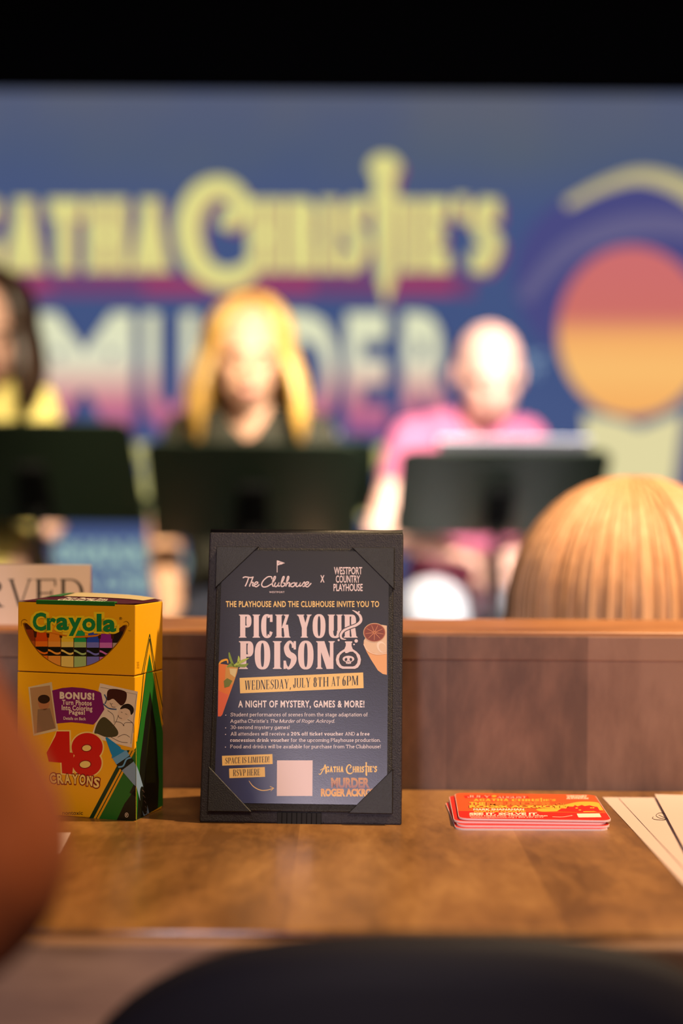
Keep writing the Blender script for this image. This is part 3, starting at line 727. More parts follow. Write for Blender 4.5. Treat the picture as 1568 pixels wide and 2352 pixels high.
ell(b, hd + M3 @ Vector((0, -.014, .022)), (.100, .116, .108), M3, 24); ell(b, hd + M3 @ Vector((0, -.028, -.08)), (.106, .088, .14), M3, 24); own(bobj('hair', b, M_bob, None, None, True))
# neighbour at the left whose bare arm reaches into the picture, close to the camera
M_arm = mat('skin_tanned', (122, 60, 28), 0.5, noise=((114, 54, 25), (14, 14, 14), 2))
z0 = TBL
M3 = axes(math.pi + .35, .15); hd = Vector((-.50, .36, 1.70))
root, own = seated('person whose bare bent arm shows blurred at the left frame edge', hd, M3, 1.0, (-.49, .35, 1.56), (-.66, .40, 1.50), (-.318, .42, 1.470),
       (-.74, .52, 1.22), (-.60, .70, 1.15), (-.152, .552, 1.133), (-.40, .66, 1.165), (-.50, .28, .80), (-.62, .66, .80), (-.40, .66, .80),
       (-.62, .62, .36), (-.40, .62, .36), M_arm, M_olive, M_jean, .12, False, base_z=0, arm=1.40)
b = locks(hd, M3, 1.0, 70, .10, .62, .015, .016, seed=11); own(bobj('hair', b, M_dark, None, None, True))
# ================================================================== counter and divider
M_top = wood('table_stain', (104, 70, 36), (140, 98, 54), (168, 124, 74), (30, 9, 30), 0.34, 0.25, (0, .1385), 7)
M_apron = wood('apron_stain', (100, 72, 54), (126, 92, 70), (150, 114, 88), (3, 30, 60), 0.5)
M_panel = wood('panel_stain', (98, 70, 56), (126, 92, 74), (150, 114, 94), (16, 30, 5), 0.5, 0.0, (0, .105), 10)
M_cap = wood('cap_stain', (120, 74, 42), (152, 98, 58), (176, 122, 78), (5, 40, 40), 0.42)
YF, YB = on_z(784, 2137, TBL).y, on_z(784, 1812, TBL).y
tb = empty('bar_table', Matrix.Translation((.1, (YF + YB) / 2, 0))); tag(tb, 'brown stained bar table with the menu stand and coasters on it', 'table')
inv = tb.matrix_world.inverted()
def child(o, root): o.parent = root; o.matrix_parent_inverse = root.matrix_world.inverted(); return o
child(box('table_top', -1.15, 1.25, YF, YB, TBL - .032, TBL, M_top, None, .0022, 3), tb)
child(box('front_apron', -1.10, 1.20, YF - .012, YF - .0003, TBL - .28, TBL - .0035, M_apron, None, .002), tb)
for x in (-.95, 1.05):
    for y in (YF + .07, YB - .06): child(box('leg', x - .03, x + .03, y - .03, y + .03, 0, TBL - .033, M_apron, None, .004), tb)
# divider behind the table
LZ = W(784, 1447, YB + .006).z; yl = (LZ - CZ) / ray(784, 1419).z
dv = empty('seat_divider', Matrix.Translation((.1, YB + .07, 0))); tag(dv, 'brown wooden divider with a flat top ledge behind the table', 'divider')
child(box('panel', -1.6, 1.6, YB + .0045, yl - .01, 0, LZ - .0105, M_panel, None, .001), dv)
child(box('ledge', -1.62, 1.62, YB + .0035, yl, LZ - .0105, LZ, M_cap, None, .0022, 3), dv)
o = child(box('lip_moulding', -1.62, 1.62, YB + .0026, YB + .0045, LZ - .0215, LZ - .0035, M_panel, None, .0006), dv)

# ------------------------------------------------------------------ dark chair at the front
M_chair = mat('chair_shell', (20, 19, 29), 0.68, noise=((24, 21, 27), (9, 9, 9), 2), spec=0.2)
cx = W(1006, 2141, .625); ch = empty('bar_chair', Matrix.Translation((cx.x, .72, 0))); tag(ch, 'dark bar chair with a rounded back, blurred at the bottom of the frame', 'chair')
b = bmesh.new(); N = 64; rings = []
prof = [(0.0, -.013), (.6, -.013), (.86, -.012), (.96, -.0085), (1.0, 0.0), (.96, .0085), (.86, .011), (.6, .011), (0.0, .011)]
def sp(t, e=2.5): return math.copysign(abs(math.cos(t)) ** (2 / e), math.cos(t)), math.copysign(abs(math.sin(t)) ** (2 / e), math.sin(t))
for f, dy in prof[1:-1]:
    r = []
    for i in range(N):
        u, v = sp(2 * math.pi * i / N)
        x, z = u * .174 * f, v * .165 * f
        r.append(b.verts.new((cx.x + x, .645 + dy + 1.9 * x * x - .12 * z, cx.z - .165 + z)))
    rings.append(r)
for i in range(len(rings) - 1):
    for k in range(N): b.faces.new((rings[i][k], rings[i][(k + 1) % N], rings[i + 1][(k + 1) % N], rings[i + 1][k]))
b.faces.new(rings[0][::-1]); b.faces.new(rings[-1])
child(bobj('backrest', b, M_chair, None, None, True), ch)
b = bmesh.new(); add_box(b, cx.x - .20, cx.x + .20, .66, 1.04, .64, .685, .02, 3); child(bobj('seat', b, M_chair, None, None, True), ch)
for q in (-1, 1):
    b = bmesh.new(); tube(b, [(cx.x + q * .10, .648, cx.z - .20), (cx.x + q * .10, .65, .80), (cx.x + q * .12, .72, .66)], .010, 10); child(bobj('back_support', b, M_pole, None, None, True), ch)
    for y, yy in ((.70, .66), (1.0, 1.05)):
        b = bmesh.new(); tube(b, [(cx.x + q * .16, y, .65), (cx.x + q * .21, yy, 0.0)], [.012, .010], 10); child(bobj('leg', b, M_pole, None, None, True), ch)
b = bmesh.new(); tube(b, [(cx.x - .19, .68, .26), (cx.x + .19, .68, .26)], .008, 8); child(bobj('footrest', b, M_pole, None, None, True), ch)

# ------------------------------------------------------------------ black leather menu stand
M_lea = mat('black_leather', (31, 28, 36), 0.46, spec=0.45, noise=((40, 36, 46), (420, 420, 420), 4), bump=((1300, 900, 1300), .8, .0008))
M_lea2 = mat('black_leather_smooth', (15, 13, 15), 0.42, spec=0.45, bump=((1500, 1500, 1500), .5, .0005))
M_pad = mat('black_pad', (20, 18, 20), 0.45, spec=0.5, bump=((1300, 1300, 1300), .9, .0007))
M_str = mat('black_elastic', (14, 13, 14), 0.75)
o0 = on_z(689, 1892, TBL); yaw = math.radians(2.3); lean = math.radians(13.2)
MH = frame(o0, yaw, lean); HW, HH = .1335, .1965
mh = empty('menu_stand', MH); tag(mh, 'black leather tent menu stand holding the dark event flyer', 'menu stand')
b = bmesh.new(); add_box(b, -HW / 2, HW / 2, 0, HH, -.0035, .0, .0013, 3); bobj('front_board', b, M_lea, mh)
# rear leg board, hinged at the top
ta, tbk = math.radians(26.0), None
Rb = Matrix.Translation((0, HH - .001, -.0038)) @ Matrix.Rotation(math.radians(27.0), 4, 'X')
b = bmesh.new(); add_box(b, -HW / 2 + .001, HW / 2, -HH / math.cos(math.radians(0)) * 1.0 + .0, 0, -.0035, .0, .0013, 3); rb = bobj('rear_board', b, M_lea, mh); rb.matrix_local = Rb
b = bmesh.new(); tube(b, [(-HW / 2 + .0005, HH - .0005, -.0035), (HW / 2 - .0005, HH - .0005, -.0035)], .0032, 12); bobj('hinge_fold', b, M_lea2, mh, None, True)
fh = unproj(MH, .002)
def zz(x, y): return 450 + x / 3.136, 1210 + y / 3.136        # detail view of the photo -> photo
pA, pB, pC, pD = [fh(*zz(*q)) for q in ((150, 155), (1421, 155), (1409, 2061), (97, 2044))]
px0, px1, py0, py1 = (pA[0] + pD[0]) / 2, (pB[0] + pC[0]) / 2, (pC[1] + pD[1]) / 2, (pA[1] + pB[1]) / 2
b = bmesh.new(); add_box(b, px0, px1, py0, py1, .0001, .0024, .0007, 2); bobj('inner_pad', b, M_pad, mh)
k = .0285
for sx_, sy_ in ((0, 1), (1, 1), (0, 0), (1, 0)):
    X, Y = (px1 if sx_ else px0), (py1 if sy_ else py0); dx, dy = (-k if sx_ else k), (-k if sy_ else k)
    e = .0006; ox, oy = (e if sx_ else -e), (e if sy_ else -e)
    pts = [(X + ox, Y + oy), (X + dx, Y + oy), (X + ox, Y + dy)]
    if (sx_ + sy_) % 2 == 0: pts = pts[::-1] if False else pts
    area = (pts[1][0] - pts[0][0]) * (pts[2][1] - pts[0][1]) - (pts[2][0] - pts[0][0]) * (pts[1][1] - pts[0][1])
    if area < 0: pts = pts[::-1]
    b = prism(bmesh.new(), pts, .0022, .0040, .0004); bobj('corner_pocket', b, M_lea2, mh)
s0, s1 = fh(*zz(582, 2100))[0], fh(*zz(903, 2100))[0]
b = bmesh.new()
n = 9
for i in range(n):                                              # ribbed band round the lower edge
    x0 = s0 + (s1 - s0) * i / n; add_box(b, x0, x0 + (s1 - s0) / n * .96, -.0009, py0 - .0004, -.0042, .0009, .0003, 1)
bobj('elastic_band', b, M_str, mh)

# the flyer, held under the corners
SZ = .0030
ff = unproj(MH, SZ)
qa, qb, qc, qd = [ff(*zz(*q)) for q in ((171, 175), (1392, 175), (1372, 1996), (148, 1996))]
fx0, fx1, fy0, fy1 = (qa[0] + qd[0]) / 2, (qb[0] + qc[0]) / 2, (qc[1] + qd[1]) / 2, (qa[1] + qb[1]) / 2
M_fly = mat('flyer_ink', (25, 21, 24), 0.28, spec=0.5, bump=((1500, 1500, 1500), .10, .0002))
fl = empty('event_flyer', MH @ Matrix.Translation((0, fy0, SZ))); tag(fl, 'dark printed event flyer held in the black menu stand', 'flyer')
def keep(o): o.parent = fl; o.matrix_parent_inverse = fl.matrix_world.inverted(); return o
keep(box('sheet', fx0, fx1, fy0, fy1, SZ - .0003, SZ, M_fly, None, 0, 2, MH))
ink = lambda n, c: mat(n, c, 0.45, spec=0.4)
I_w = ink('ink_cream', (226, 204, 206)); I_y = ink('ink_sand', (236, 196, 120)); I_d = ink('ink_dark', (40, 34, 42)); I_w2 = ink('ink_white', (234, 220, 222))
I_or = grad('ink_fade', (206, 150, 110), (170, 130, 150), 0, 1, None)
def z1(x, y): return zz(x, y)
def z2(x, y): return 490 + x / 3.733, 1260 + y / 3.733
def z3(x, y): return 490 + x / 3.733, 1540 + y / 3.733
def art(zf): return Art(lambda x, y: ff(*zf(x, y)), step=.00003, z=SZ)
def put(a, name): keep(a.build(name, None, MH))
a = art(z2)                                                     # logos
for pts in ([(252, 252), (272, 243), (318, 249), (332, 245)], [(303, 246), (288, 290), (272, 324)],
            [(341, 240), (322, 290), (308, 326)], [(309, 314), (326, 292), (341, 292), (335, 316), (348, 322)], [(350, 312), (372, 303), (381, 291), (367, 286), (353, 300), (353, 320), (370, 327), (394, 308)],
            [(500, 262), (497, 243), (466, 243), (430, 272), (413, 306), (426, 328), (460, 325), (502, 300)], [(502, 300), (527, 262), (531, 240), (519, 246), (506, 292), (509, 322), (526, 318)],
            [(533, 290), (523, 318), (537, 326), (556, 306), (562, 290)], [(562, 290), (553, 320), (572, 320)], [(577, 310), (602, 262), (605, 240), (594, 248), (580, 300), (584, 325), (606, 318), (612, 298), (597, 296)],
            [(617, 310), (643, 262), (645, 240), (634, 248), (620, 325)], [(624, 310), (642, 293), (654, 297), (647, 324), (664, 318)], [(692, 292), (668, 302), (662, 320), (681, 327), (700, 308), (692, 292), (712, 302)],
            [(716, 290), (707, 318), (720, 326), (740, 306), (746, 290)], [(746, 290), (738, 321), (755, 318)], [(755, 318), (779, 286), (784, 308), (780, 323), (764, 324)], [(784, 316), (808, 303), (816, 290), (801, 286), (789, 302), (791, 322), (809, 327), (838, 296)]):
    a.stroke(pts, 9.5, I_w, 1, 6)
a.stroke([(546, 102), (546, 205)], 6, I_w, 1, 1, smooth=False)
a.poly([(549, 101), (613, 124), (549, 146)], I_w); a.disc(574, 126, 17, 10, I_d, 2); a.disc(577, 128, 16, 9.5, I_w, 3)
a.text('WESTPORT', 478, 609, 366, 381, I_w, 'sans', 1, .012, spacing=1.25)
put(a, 'clubhouse_logo')
a = art(z2); a.text('X', 916, 952, 231, 288, I_w, 'sans', 1, .03); put(a, 'cross_mark')
a = art(z2)
a.text('WESTPORT', 1033, 1275, 160, 220, I_w, 'sans', 1, .018); a.text('COUNTRY', 1049, 1256, 232, 291, I_w, 'sans', 1, .018); a.text('PLAYHOUSE', 1029, 1279, 304, 363, I_w, 'sans', 1, .018)
put(a, 'playhouse_logo')
a = art(z2); a.text('THE PLAYHOUSE AND THE CLUBHOUSE INVITE YOU TO', 106, 1420, 452, 500, I_y, 'sans', 1, .022, spacing=1.1); put(a, 'invitation_line')
a = art(z2)
a.text('PICK', 219, 660, 566, 764, I_w, 'poison', 1); a.text('YOUR', 716, 1236, 566, 764, I_w, 'poison', 1); a.text('POISON', 219, 1040, 794, 1032, I_w, 'poison', 1)
put(a, 'headline')
a = art(z2)                                                     # flask with smoke
smoke = [(1138, 780), (1100, 770), (1092, 738), (1118, 702), (1172, 676), (1226, 655), (1262, 622), (1258, 580), (1226, 548), (1190, 528)]
wS = [3, 16, 20, 20, 19, 22, 24, 22, 16, 3]
a.stroke(smoke, [w_ + 14 for w_ in wS], I_d, 2); a.stroke(smoke, wS, I_w, 3)
for x, y, r in ((1073, 785, 9), (1223, 792, 15), (1205, 822, 7), (1247, 543, 7)): a.disc(x, y, r, r, I_w, 3)
body = [(1128, 796), (1190, 796), (1190, 808), (1183, 810), (1184, 835), (1194, 862), (1228, 885), (1255, 915), (1264, 952), (1258, 990), (1238, 1020), (1212, 1031), (1106, 1031), (1080, 1020), (1056, 990), (1049, 952), (1058, 915), (1086, 885), (1122, 862), (1134, 835), (1135, 810), (1128, 808)]
a.poly([((x - 1157) * 1.13 + 1157, (y - 920) * 1.07 + 920) for x, y in body], I_d, 2); a.poly(body, I_w, 3)
a.poly([(1075, 948), (1084, 915), (1106, 893), (1126, 883), (1130, 896), (1145, 896), (1172, 884), (1196, 884), (1222, 906), (1238, 948), (1232, 982), (1214, 1004), (1196, 1011), (1118, 1011), (1098, 1004), (1082, 982)], I_d, 4)
a.disc(1157, 947, 50, 28, I_w, 5); a.poly([(1135, 962), (1180, 962), (1180, 984), (1170, 989), (1145, 989), (1135, 984)], I_w, 5)
a.disc(1136, 951, 11, 14, I_d, 6, 16, .4); a.disc(1178, 951, 11, 14, I_d, 6, 16, -.4); a.poly([(1157, 964), (1161, 972), (1153, 972)], I_d, 6)
for x in (1149, 1165): a.rect(x - 1, 978, x + 1, 989, I_d, 6)
put(a, 'flask_picture')
a = art(z1)                                                     # orange drink, lower left
D1_, D2_, D3_ = ink('drink_orange', (226, 122, 44)), ink('drink_amber', (206, 150, 62)), ink('drink_rim', (216, 196, 140))
G1, G2 = ink('leaf_green', (124, 150, 40)), ink('leaf_light', (168, 188, 70)); O2 = ink('drink_deep', (226, 104, 66))
a.poly([(163, 985), (215, 992), (303, 1012), (296, 1050), (262, 1150), (226, 1250), (190, 1352), (178, 1366), (157, 1366)], D1_, 2)
a.poly([(161, 1180), (232, 1210), (226, 1250), (190, 1352), (178, 1366), (157, 1366)], O2, 3)
a.poly([(215, 1000), (303, 1012), (296, 1050), (262, 1140), (232, 1120), (205, 1150)], D2_, 3); a.poly([(240, 1020), (296, 1022), (280, 1085), (246, 1060)], D3_, 4)
a.poly([(200, 1110), (225, 1090), (262, 1110), (240, 1150), (205, 1160)], ink('mint_dark', (110, 120, 34)), 4)
a.stroke([(165, 990), (185, 968), (222, 958), (230, 985)], [6, 16, 14, 4], ink('peel', (238, 170, 30)), 5)
a.stroke([(238, 905), (245, 940), (262, 985), (275, 1010)], [8, 18, 16, 8], G1, 5); a.stroke([(275, 1000), (300, 985), (340, 965), (382, 945)], [8, 20, 20, 3], G2, 6)
a.stroke([(285, 1005), (315, 1000), (350, 1000), (376, 985)], [8, 20, 24, 4], G1, 5); a.stroke([(300, 985), (308, 955), (306, 930)], [10, 18, 4], G2, 6); a.stroke([(225, 1010), (255, 995), (300, 1010)], [8, 26, 10], G1, 5)
put(a, 'orange_drink_picture')
a = art(z1)                                                     # peach drink with a dried orange wheel
P1, P2, P3 = ink('peach', (232, 168, 110)), ink('peach_foam', (226, 190, 156)), ink('peach_ice', (240, 214, 190))
a.poly([(1374, 712), (1330, 705), (1240, 760), (1208, 820), (1206, 850), (1228, 900), (1262, 960), (1310, 1035), (1345, 1060), (1374, 1066)], P1, 1)
a.poly([(1374, 712), (1330, 705), (1240, 760), (1208, 820), (1210, 858), (1240, 895), (1300, 915), (1374, 905)], P2, 2)
a.disc(1336, 866, 32, 44, P3, 3, 24, -.5); a.disc(1344, 870, 24, 34, P2, 4, 24, -.5); a.stroke([(1208, 845), (1236, 892), (1300, 918), (1374, 910)], 5, P3, 4)
a.disc(1285, 762, 81, 69, ink('citrus_rind', (206, 160, 122)), 5, 36); a.disc(1285, 762, 76, 64, ink('citrus_peel', (150, 64, 32)), 6, 36); a.disc(1285, 762, 68, 57, ink('citrus_flesh', (126, 50, 26)), 7, 36)
for i in range(9):
    g = i * 2 * math.pi / 9 + .2; a.stroke([(1285, 762), (1285 + 66 * math.cos(g), 762 + 55 * math.sin(g))], [5, 3], ink('citrus_web', (206, 130, 84)), 8, 1, smooth=False)
put(a, 'peach_drink_picture')
a = art(z3); a.poly([(224, 64), (1283, 17), (1287, 151), (229, 196)], I_y, 1)
a.text('WEDNESDAY,', 268, 664, 87, 167, I_d, 'slim', 2, slope=-.036); a.text('JULY', 684, 832, 67, 148, I_d, 'slim', 2, slope=-.036)
a.text('8TH', 858, 988, 60, 141, I_d, 'slim', 2, slope=-.036); a.text('AT', 1010, 1082, 54, 134, I_d, 'slim', 2, slope=-.036); a.text('6PM', 1106, 1243, 49, 130, I_d, 'slim', 2, slope=-.036); put(a, 'date_banner')
a = art(z3); a.text('A NIGHT OF MYSTERY, GAMES & MORE!', 212, 1294, 260, 315, I_w2, 'sans', 1, .026, spacing=1.12); put(a, 'tagline')
a = art(z3)
def line(y, *runs):
    for st_, t_, x0, x1, sh_ in runs: a.text(t_, x0, x1, y - 30, y, I_w2, st_, 1, shear=sh_)
line(393, ('body', 'Student performances of scenes from the stage adaptation of', 147, 1322, 0))
line(448, ('body', "Agatha Christie's", 143, 470, 0), ('ital', 'The Murder of Roger Ackroyd.', 483, 1038, .2))
line(502, ('body', '30-second mystery games!', 146, 652, 0))
line(558, ('body', 'All attendees will receive a', 146, 650, 0), ('bodyb', '20% off ticket voucher', 664, 1114, 0), ('body', 'AND', 1128, 1212, 0), ('bodyb', 'a free', 1226, 1338, 0))
line(612, ('bodyb', 'concession drink voucher', 143, 650, 0), ('body', 'for the upcoming Playhouse production.', 664, 1433, 0))
line(667, ('body', 'Food and drinks will be available for purchase from The Clubhouse!', 143, 1432, 0))
for y in (383, 492, 548, 657): a.disc(106 - (y - 383) * .012, y, 4.5, 4.5, I_w2)
put(a, 'body_text')
a = art(z3); a.poly([(73, 732), (505, 717), (508, 802), (76, 816)], I_y); a.text('SPACE IS LIMITED!', 102, 478, 748, 799, I_d, 'slim', 2, slope=-.033); put(a, 'space_banner')
a = art(z3); a.poly([(134, 841), (440, 828), (443, 912), (137, 923)], I_y); a.text('RSVP HERE', 168, 398, 850, 906, I_d, 'slim', 2, slope=-.033); put(a, 'reply_banner')
a = art(z3); a.stroke([(304, 945), (340, 992), (400, 1025), (460, 1026), (512, 1010)], [3, 7, 8, 7, 6], I_y); a.stroke([(484, 994), (518, 1009), (492, 1032)], [5, 7, 5], I_y, 2, 3, smooth=False); put(a, 'arrow')
a = art(z3); a.poly([(545, 771), (850, 771), (848, 1076), (543, 1076)], I_w, 1); put(a, 'blank_square')
a = art(z3)
a.text('GATHA', 965, 1116, 822, 872, I_y, 'decob', 1); a.text('HRIS', 1192, 1292, 822, 874, I_y, 'decob', 1); a.text("IE'S", 1322, 1402, 820, 872, I_y, 'decob', 1)
a.stroke([(902, 884), (916, 890), (940, 850), (958, 806)], [4, 8, 9, 8], I_y); a.stroke([(958, 806), (962, 845), (966, 886)], [8, 12, 10], I_y, 2); a.stroke([(916, 856), (940, 842), (974, 850)], 6, I_y, 2)
a.stroke([(1168, 840), (1180, 824), (1166, 808), (1148, 822), (1141, 850), (1152, 878), (1176, 884), (1192, 874)], [6, 9, 9, 11, 13, 12, 11, 6], I_y)
a.poly([(1303, 786), (1316, 786), (1314, 822), (1318, 900), (1309, 906), (1302, 890), (1305, 822)], I_y, 2); a.rect(1296, 818, 1326, 826, I_y, 3)
put(a, 'author_logo')
y0, y1 = ff(*z3(1100, 1080))[1], ff(*z3(1100, 920))[1]
I_f = grad('ink_title', [(0.0, (226, 176, 104)), (0.38, (214, 156, 96)), (0.45, (150, 110, 120)), (1.0, (206, 150, 96))], None, y0, y1, None)
a = art(z3); a.text('MURDER', 1008, 1338, 925, 1002, I_f, 'sans', 1, .05); a.text('ROGER ACKROYD', 921, 1440, 1017, 1075, I_f, 'sans', 1, .06); put(a, 'title_logo')
# ------------------------------------------------------------------ crayon carton
c0 = on_z(308, 1886, TBL); c1 = on_z(373, 1855, TBL)
a_ = math.radians(17.0)
rt = Vector((math.cos(a_), -math.sin(a_), 0))
BW, BD, BH = .0872, .0455, .1432; SEAM = .0960
org = c0 - rt * (BW / 2); MB = frame(org, a_)
M_ye = mat('carton_yellow', (252, 186, 20), 0.38, spec=0.5); M_in = mat('carton_inside', (60, 44, 24), 0.8)
cb = empty('crayon_box', MB); tag(cb, 'yellow and green crayon carton with a flip lid, left of the menu stand', 'crayon box')
x0, x1 = -BW / 2, BW / 2
carton = bobj('carton', add_box(bmesh.new(), x0, x1, 0, SEAM - .0003, -BD, 0, .0007, 2), M_ye, cb)
lid = bobj('lid', add_box(bmesh.new(), x0 + .0001, x1 - .0001, SEAM + .0003, BH, -BD + .0001, -.0001, .0007, 2), M_ye, cb)
bobj('inner_liner', add_box(bmesh.new(), x0 + .001, x1 - .001, .004, SEAM + .02, -BD + .001, -.001), M_in, cb)
I = lambda n, c, r=0.4: mat(n, c, r, spec=0.45)
K_g, K_dg, K_k, K_ye = I('box_green', (34, 112, 40)), I('box_deep_green', (16, 58, 34)), I('box_black', (18, 22, 16)), I('box_yellow_line', (240, 172, 20))
K_m, K_p = I('box_maroon', (104, 22, 52)), I('box_purple', (128, 26, 116)); K_w = I('box_white', (240, 226, 216)); K_red, K_red2 = I('box_red', (216, 26, 18)), I('box_dark_red', (140, 12, 14))
K_cr = I('box_cream', (252, 226, 140)); K_lem = I('box_lemon', (252, 222, 40)); K_sh = I('box_shade_line', (150, 96, 8)); K_ink = I('box_ink', (52, 40, 30))
fb = unproj(MB, 0.0)
def r4(x, y): return x / 3.92, 1280 + y / 3.92
def r5(x, y): return x / 3.92, 1540 + y / 3.92
def front(zf): return Art(lambda x, y: fb(*zf(x, y)), step=.00003, z=0.0)
def glue(a, name, parent): o = a.build(name, None); o.parent = parent; return o
# printed window of crayons on the lid
a = front(r4)
low = spline([(218, 600), (250, 690), (300, 780), (360, 858), (430, 918), (520, 968), (600, 986), (690, 988), (780, 974), (870, 940), (950, 882), (1030, 800), (1090, 720), (1128, 640), (1130, 615)], 6)
topc = [(1110, 612), (1060, 650), (900, 700), (640, 715), (400, 680), (290, 640), (240, 592)]
def sc_(pts, k, cx, cy): return [((x - cx) * k + cx, (y - cy) * k + cy) for x, y in pts]
a.poly(sc_(low + topc, 1.03, 670, 780), K_sh, 1); a.poly(low + topc, I('window_dark', (74, 34, 18)), 2)
def lowy(x):
    for (xa, ya), (xb, yb) in zip(low, low[1:]):
        if xa <= x <= xb: return ya + (yb - ya) * (x - xa) / max(xb - xa, 1e-6)
    return 620
cr = [(200, 318, (150, 60, 26), (186, 90, 40)), (318, 432, (226, 84, 18), (250, 128, 30)), (432, 548, (246, 150, 40), (250, 168, 66)), (550, 664, (250, 214, 60), (250, 224, 120)), (666, 778, (34, 170, 100), (176, 212, 140)), (780, 894, (46, 84, 216), (124, 128, 232)), (896, 1012, (150, 44, 170), (214, 120, 216)), (1014, 1118, (36, 30, 32), (190, 174, 172))]
for i, (xa, xb, tipc, labc) in enumerate(cr):
    kt, kl = I('wax_%d' % i, tipc, .3), I('paper_%d' % i, labc); dy = (i - 3.5) * 2.4 - 2
    wv = lambda x: 832 + dy + 32 * math.sin((x - xa) / (xb - xa) * 2.15) ** 2
    xs = [xa + 2 + (xb - xa - 4) * j / 14 for j in range(15)]
    xs = [x for x in xs if 230 < x < 1124]
    def band(t, bt, m, layer):
        up_, dn = [], []
        for x in xs:
            L_ = lowy(x); yt, yb = t(x), bt(x)
            up_.append((x, min(yt, L_))); dn.append((x, min(yb, L_)))
        n_ = len(up_)
        a.mesh2d(up_ + dn, [(q, q + 1, n_ + q + 1, n_ + q) for q in range(n_ - 1)], m, layer)
    cxm = (xa + xb) / 2
    band(lambda x: 730 + dy if abs(x - cxm) > (xb - xa) * .40 else 660 + dy, lambda x: 766 + dy, kt, 4)
    band(lambda x: 764 + dy, lambda x: 1000, kl, 5)
    band(lambda x: 812 + dy, lambda x: 892 + dy, K_k, 6)
    band(lambda x: wv(x), lambda x: wv(x) + 18, kl, 7)
a.stroke([(440, 676), (560, 700), (700, 716), (860, 706), (900, 690)], [4, 10, 16, 16, 6], I('smile_orange', (226, 130, 20)), 8)
a.stroke([(190, 620), (196, 575), (222, 560), (248, 574)], [2, 6, 6, 2], K_sh, 3); a.stroke([(1110, 585), (1140, 578), (1160, 600), (1152, 625)], [2, 6, 6, 2], K_sh, 3)
glue(a, 'crayon_window_picture', lid)
a = front(r4)
for off, m, l in ((.115, K_lem, 10), (.035, I('logo_green', (26, 140, 74)), 12)):
    e = 26 if off > .1 else 0
    for ch, xa, xb, yt, yb in (('C', 296, 418, 506, 652), ('r', 424, 508, 506, 650), ('a', 508, 622, 500, 648), ('y', 616, 738, 500, 650), ('o', 742, 862, 506, 656), ('l', 872, 916, 516, 662), ('a', 928, 1048, 520, 664)):
        vs_, fs_, w_ = sans(ch, off, 1.0); ym = .74 if ch in 'rayo' else 1.0
        h0 = (yb - yt) / (1.0 if ch in 'Cl' else 1.0)
        o_ = [(xa - e + vx / w_ * (xb - xa + 2 * e), yb - vy * (yb - yt)) for vx, vy in vs_]
        a.mesh2d(o_, fs_, m, l + (1 if ch in 'aol' else 0) * .3)
a.text('®', 1072, 1100, 540, 562, K_ink, 'sans', 4); a.text('TM', 1154, 1176, 658, 668, K_ink, 'sans', 4)
glue(a, 'lid_lettering', lid)
# lower front
a = front(r5)
k8 = lambda x, y: (x, y)
a.poly([(1224, 690), (1224, 1352), (1205, 1354), (868, 1340), (1090, 900)], K_g, 1)
for (p, q) in (((798, 1338), (838, 1338)), ((844, 1340), (866, 1340))):
    g = .50
    a.poly([(p[0], p[1]), (q[0], q[1]), (q[0] + 330, q[1] - 620), (p[0] + 330, p[1] - 620)], K_dg, 2)
for x_ in (842, 872): a.poly([(x_ - 4, 1340), (x_ + 16, 1340), (x_ + 346, 720), (x_ + 326, 720)], K_ye, 3)
a.poly([(1222, 1060), (1222, 1352), (1050, 1348), (1120, 1200)], K_k, 2)
a.poly([(1224, 990), (1224, 1140), (1165, 1100)], K_k, 2)
glue(a, 'green_corner_print', carton)
a = front(r5)
a.poly([(470, 180), (560, 158), (650, 150), (750, 158), (850, 178), (912, 200), (945, 355), (900, 430), (840, 488), (740, 474), (640, 466), (540, 474), (510, 478)], K_p, 4)
sl = .05
a.text('BONUS!', 538, 850, 196, 250, K_w, 'sans', 5, .06, slope=.035, spacing=1.2); a.text('Turn Photos', 560, 826, 264, 306, K_w, 'sans', 5, .03, slope=.035, spacing=1.1); a.text('Into Coloring', 556, 832, 312, 354, K_w, 'sans', 5, .03, slope=.035, spacing=1.1)
a.text('Pages!', 622, 766, 356, 394, K_w, 'sans', 5, .03, slope=.02, spacing=1.1); a.text('Details on Back', 572, 774, 416, 442, K_w, 'sans', 5, .015, slope=.03)
glue(a, 'bonus_badge', carton)
a = front(r5)                                                   # two pasted pictures
a.poly([(255, 150), (466, 104), (524, 540), (300, 590)], I('photo_border', (222, 206, 170)), 2); a.poly([(270, 158), (450, 134), (505, 520), (310, 570)], I('photo_sepia', (190, 150, 106)), 3)
a.disc(395, 292, 52, 66, I('photo_skin', (190, 130, 92)), 4); a.disc(396, 258, 54, 40, I('photo_hair', (52, 34, 24)), 5); a.poly([(340, 350), (450, 340), (500, 520), (330, 560)], I('photo_shirt', (150, 120, 96)), 4)
glue(a, 'small_photo_print', carton)
a = front(r5)
a.poly([(902, 115), (1241, 190), (1187, 695), (820, 600), (862, 470), (890, 430), (940, 350), (912, 205), (886, 180)], K_w, 5)
a.stroke([(905, 150), (1230, 215), (1178, 660)], 3, K_ink, 6, 1, smooth=False)
H1 = I('drawing_hair', (66, 30, 26)); H2 = I('drawing_hair_dark', (34, 26, 24)); SK = I('drawing_paper', (236, 214, 200)); G_ = I('drawing_scribble', (76, 74, 50)); LN = I('drawing_line', (96, 80, 78)); BLU = I('drawing_blue', (70, 96, 150))
a.poly(spline([(972, 180), (1040, 166), (1130, 190), (1142, 240), (1122, 296), (1090, 315), (1060, 290), (1020, 255), (985, 268), (964, 262)], 5, True), H1, 7)
a.poly(spline([(960, 262), (1010, 250), (1064, 296), (1068, 318), (1020, 340), (960, 322)], 5, True), SK, 6)
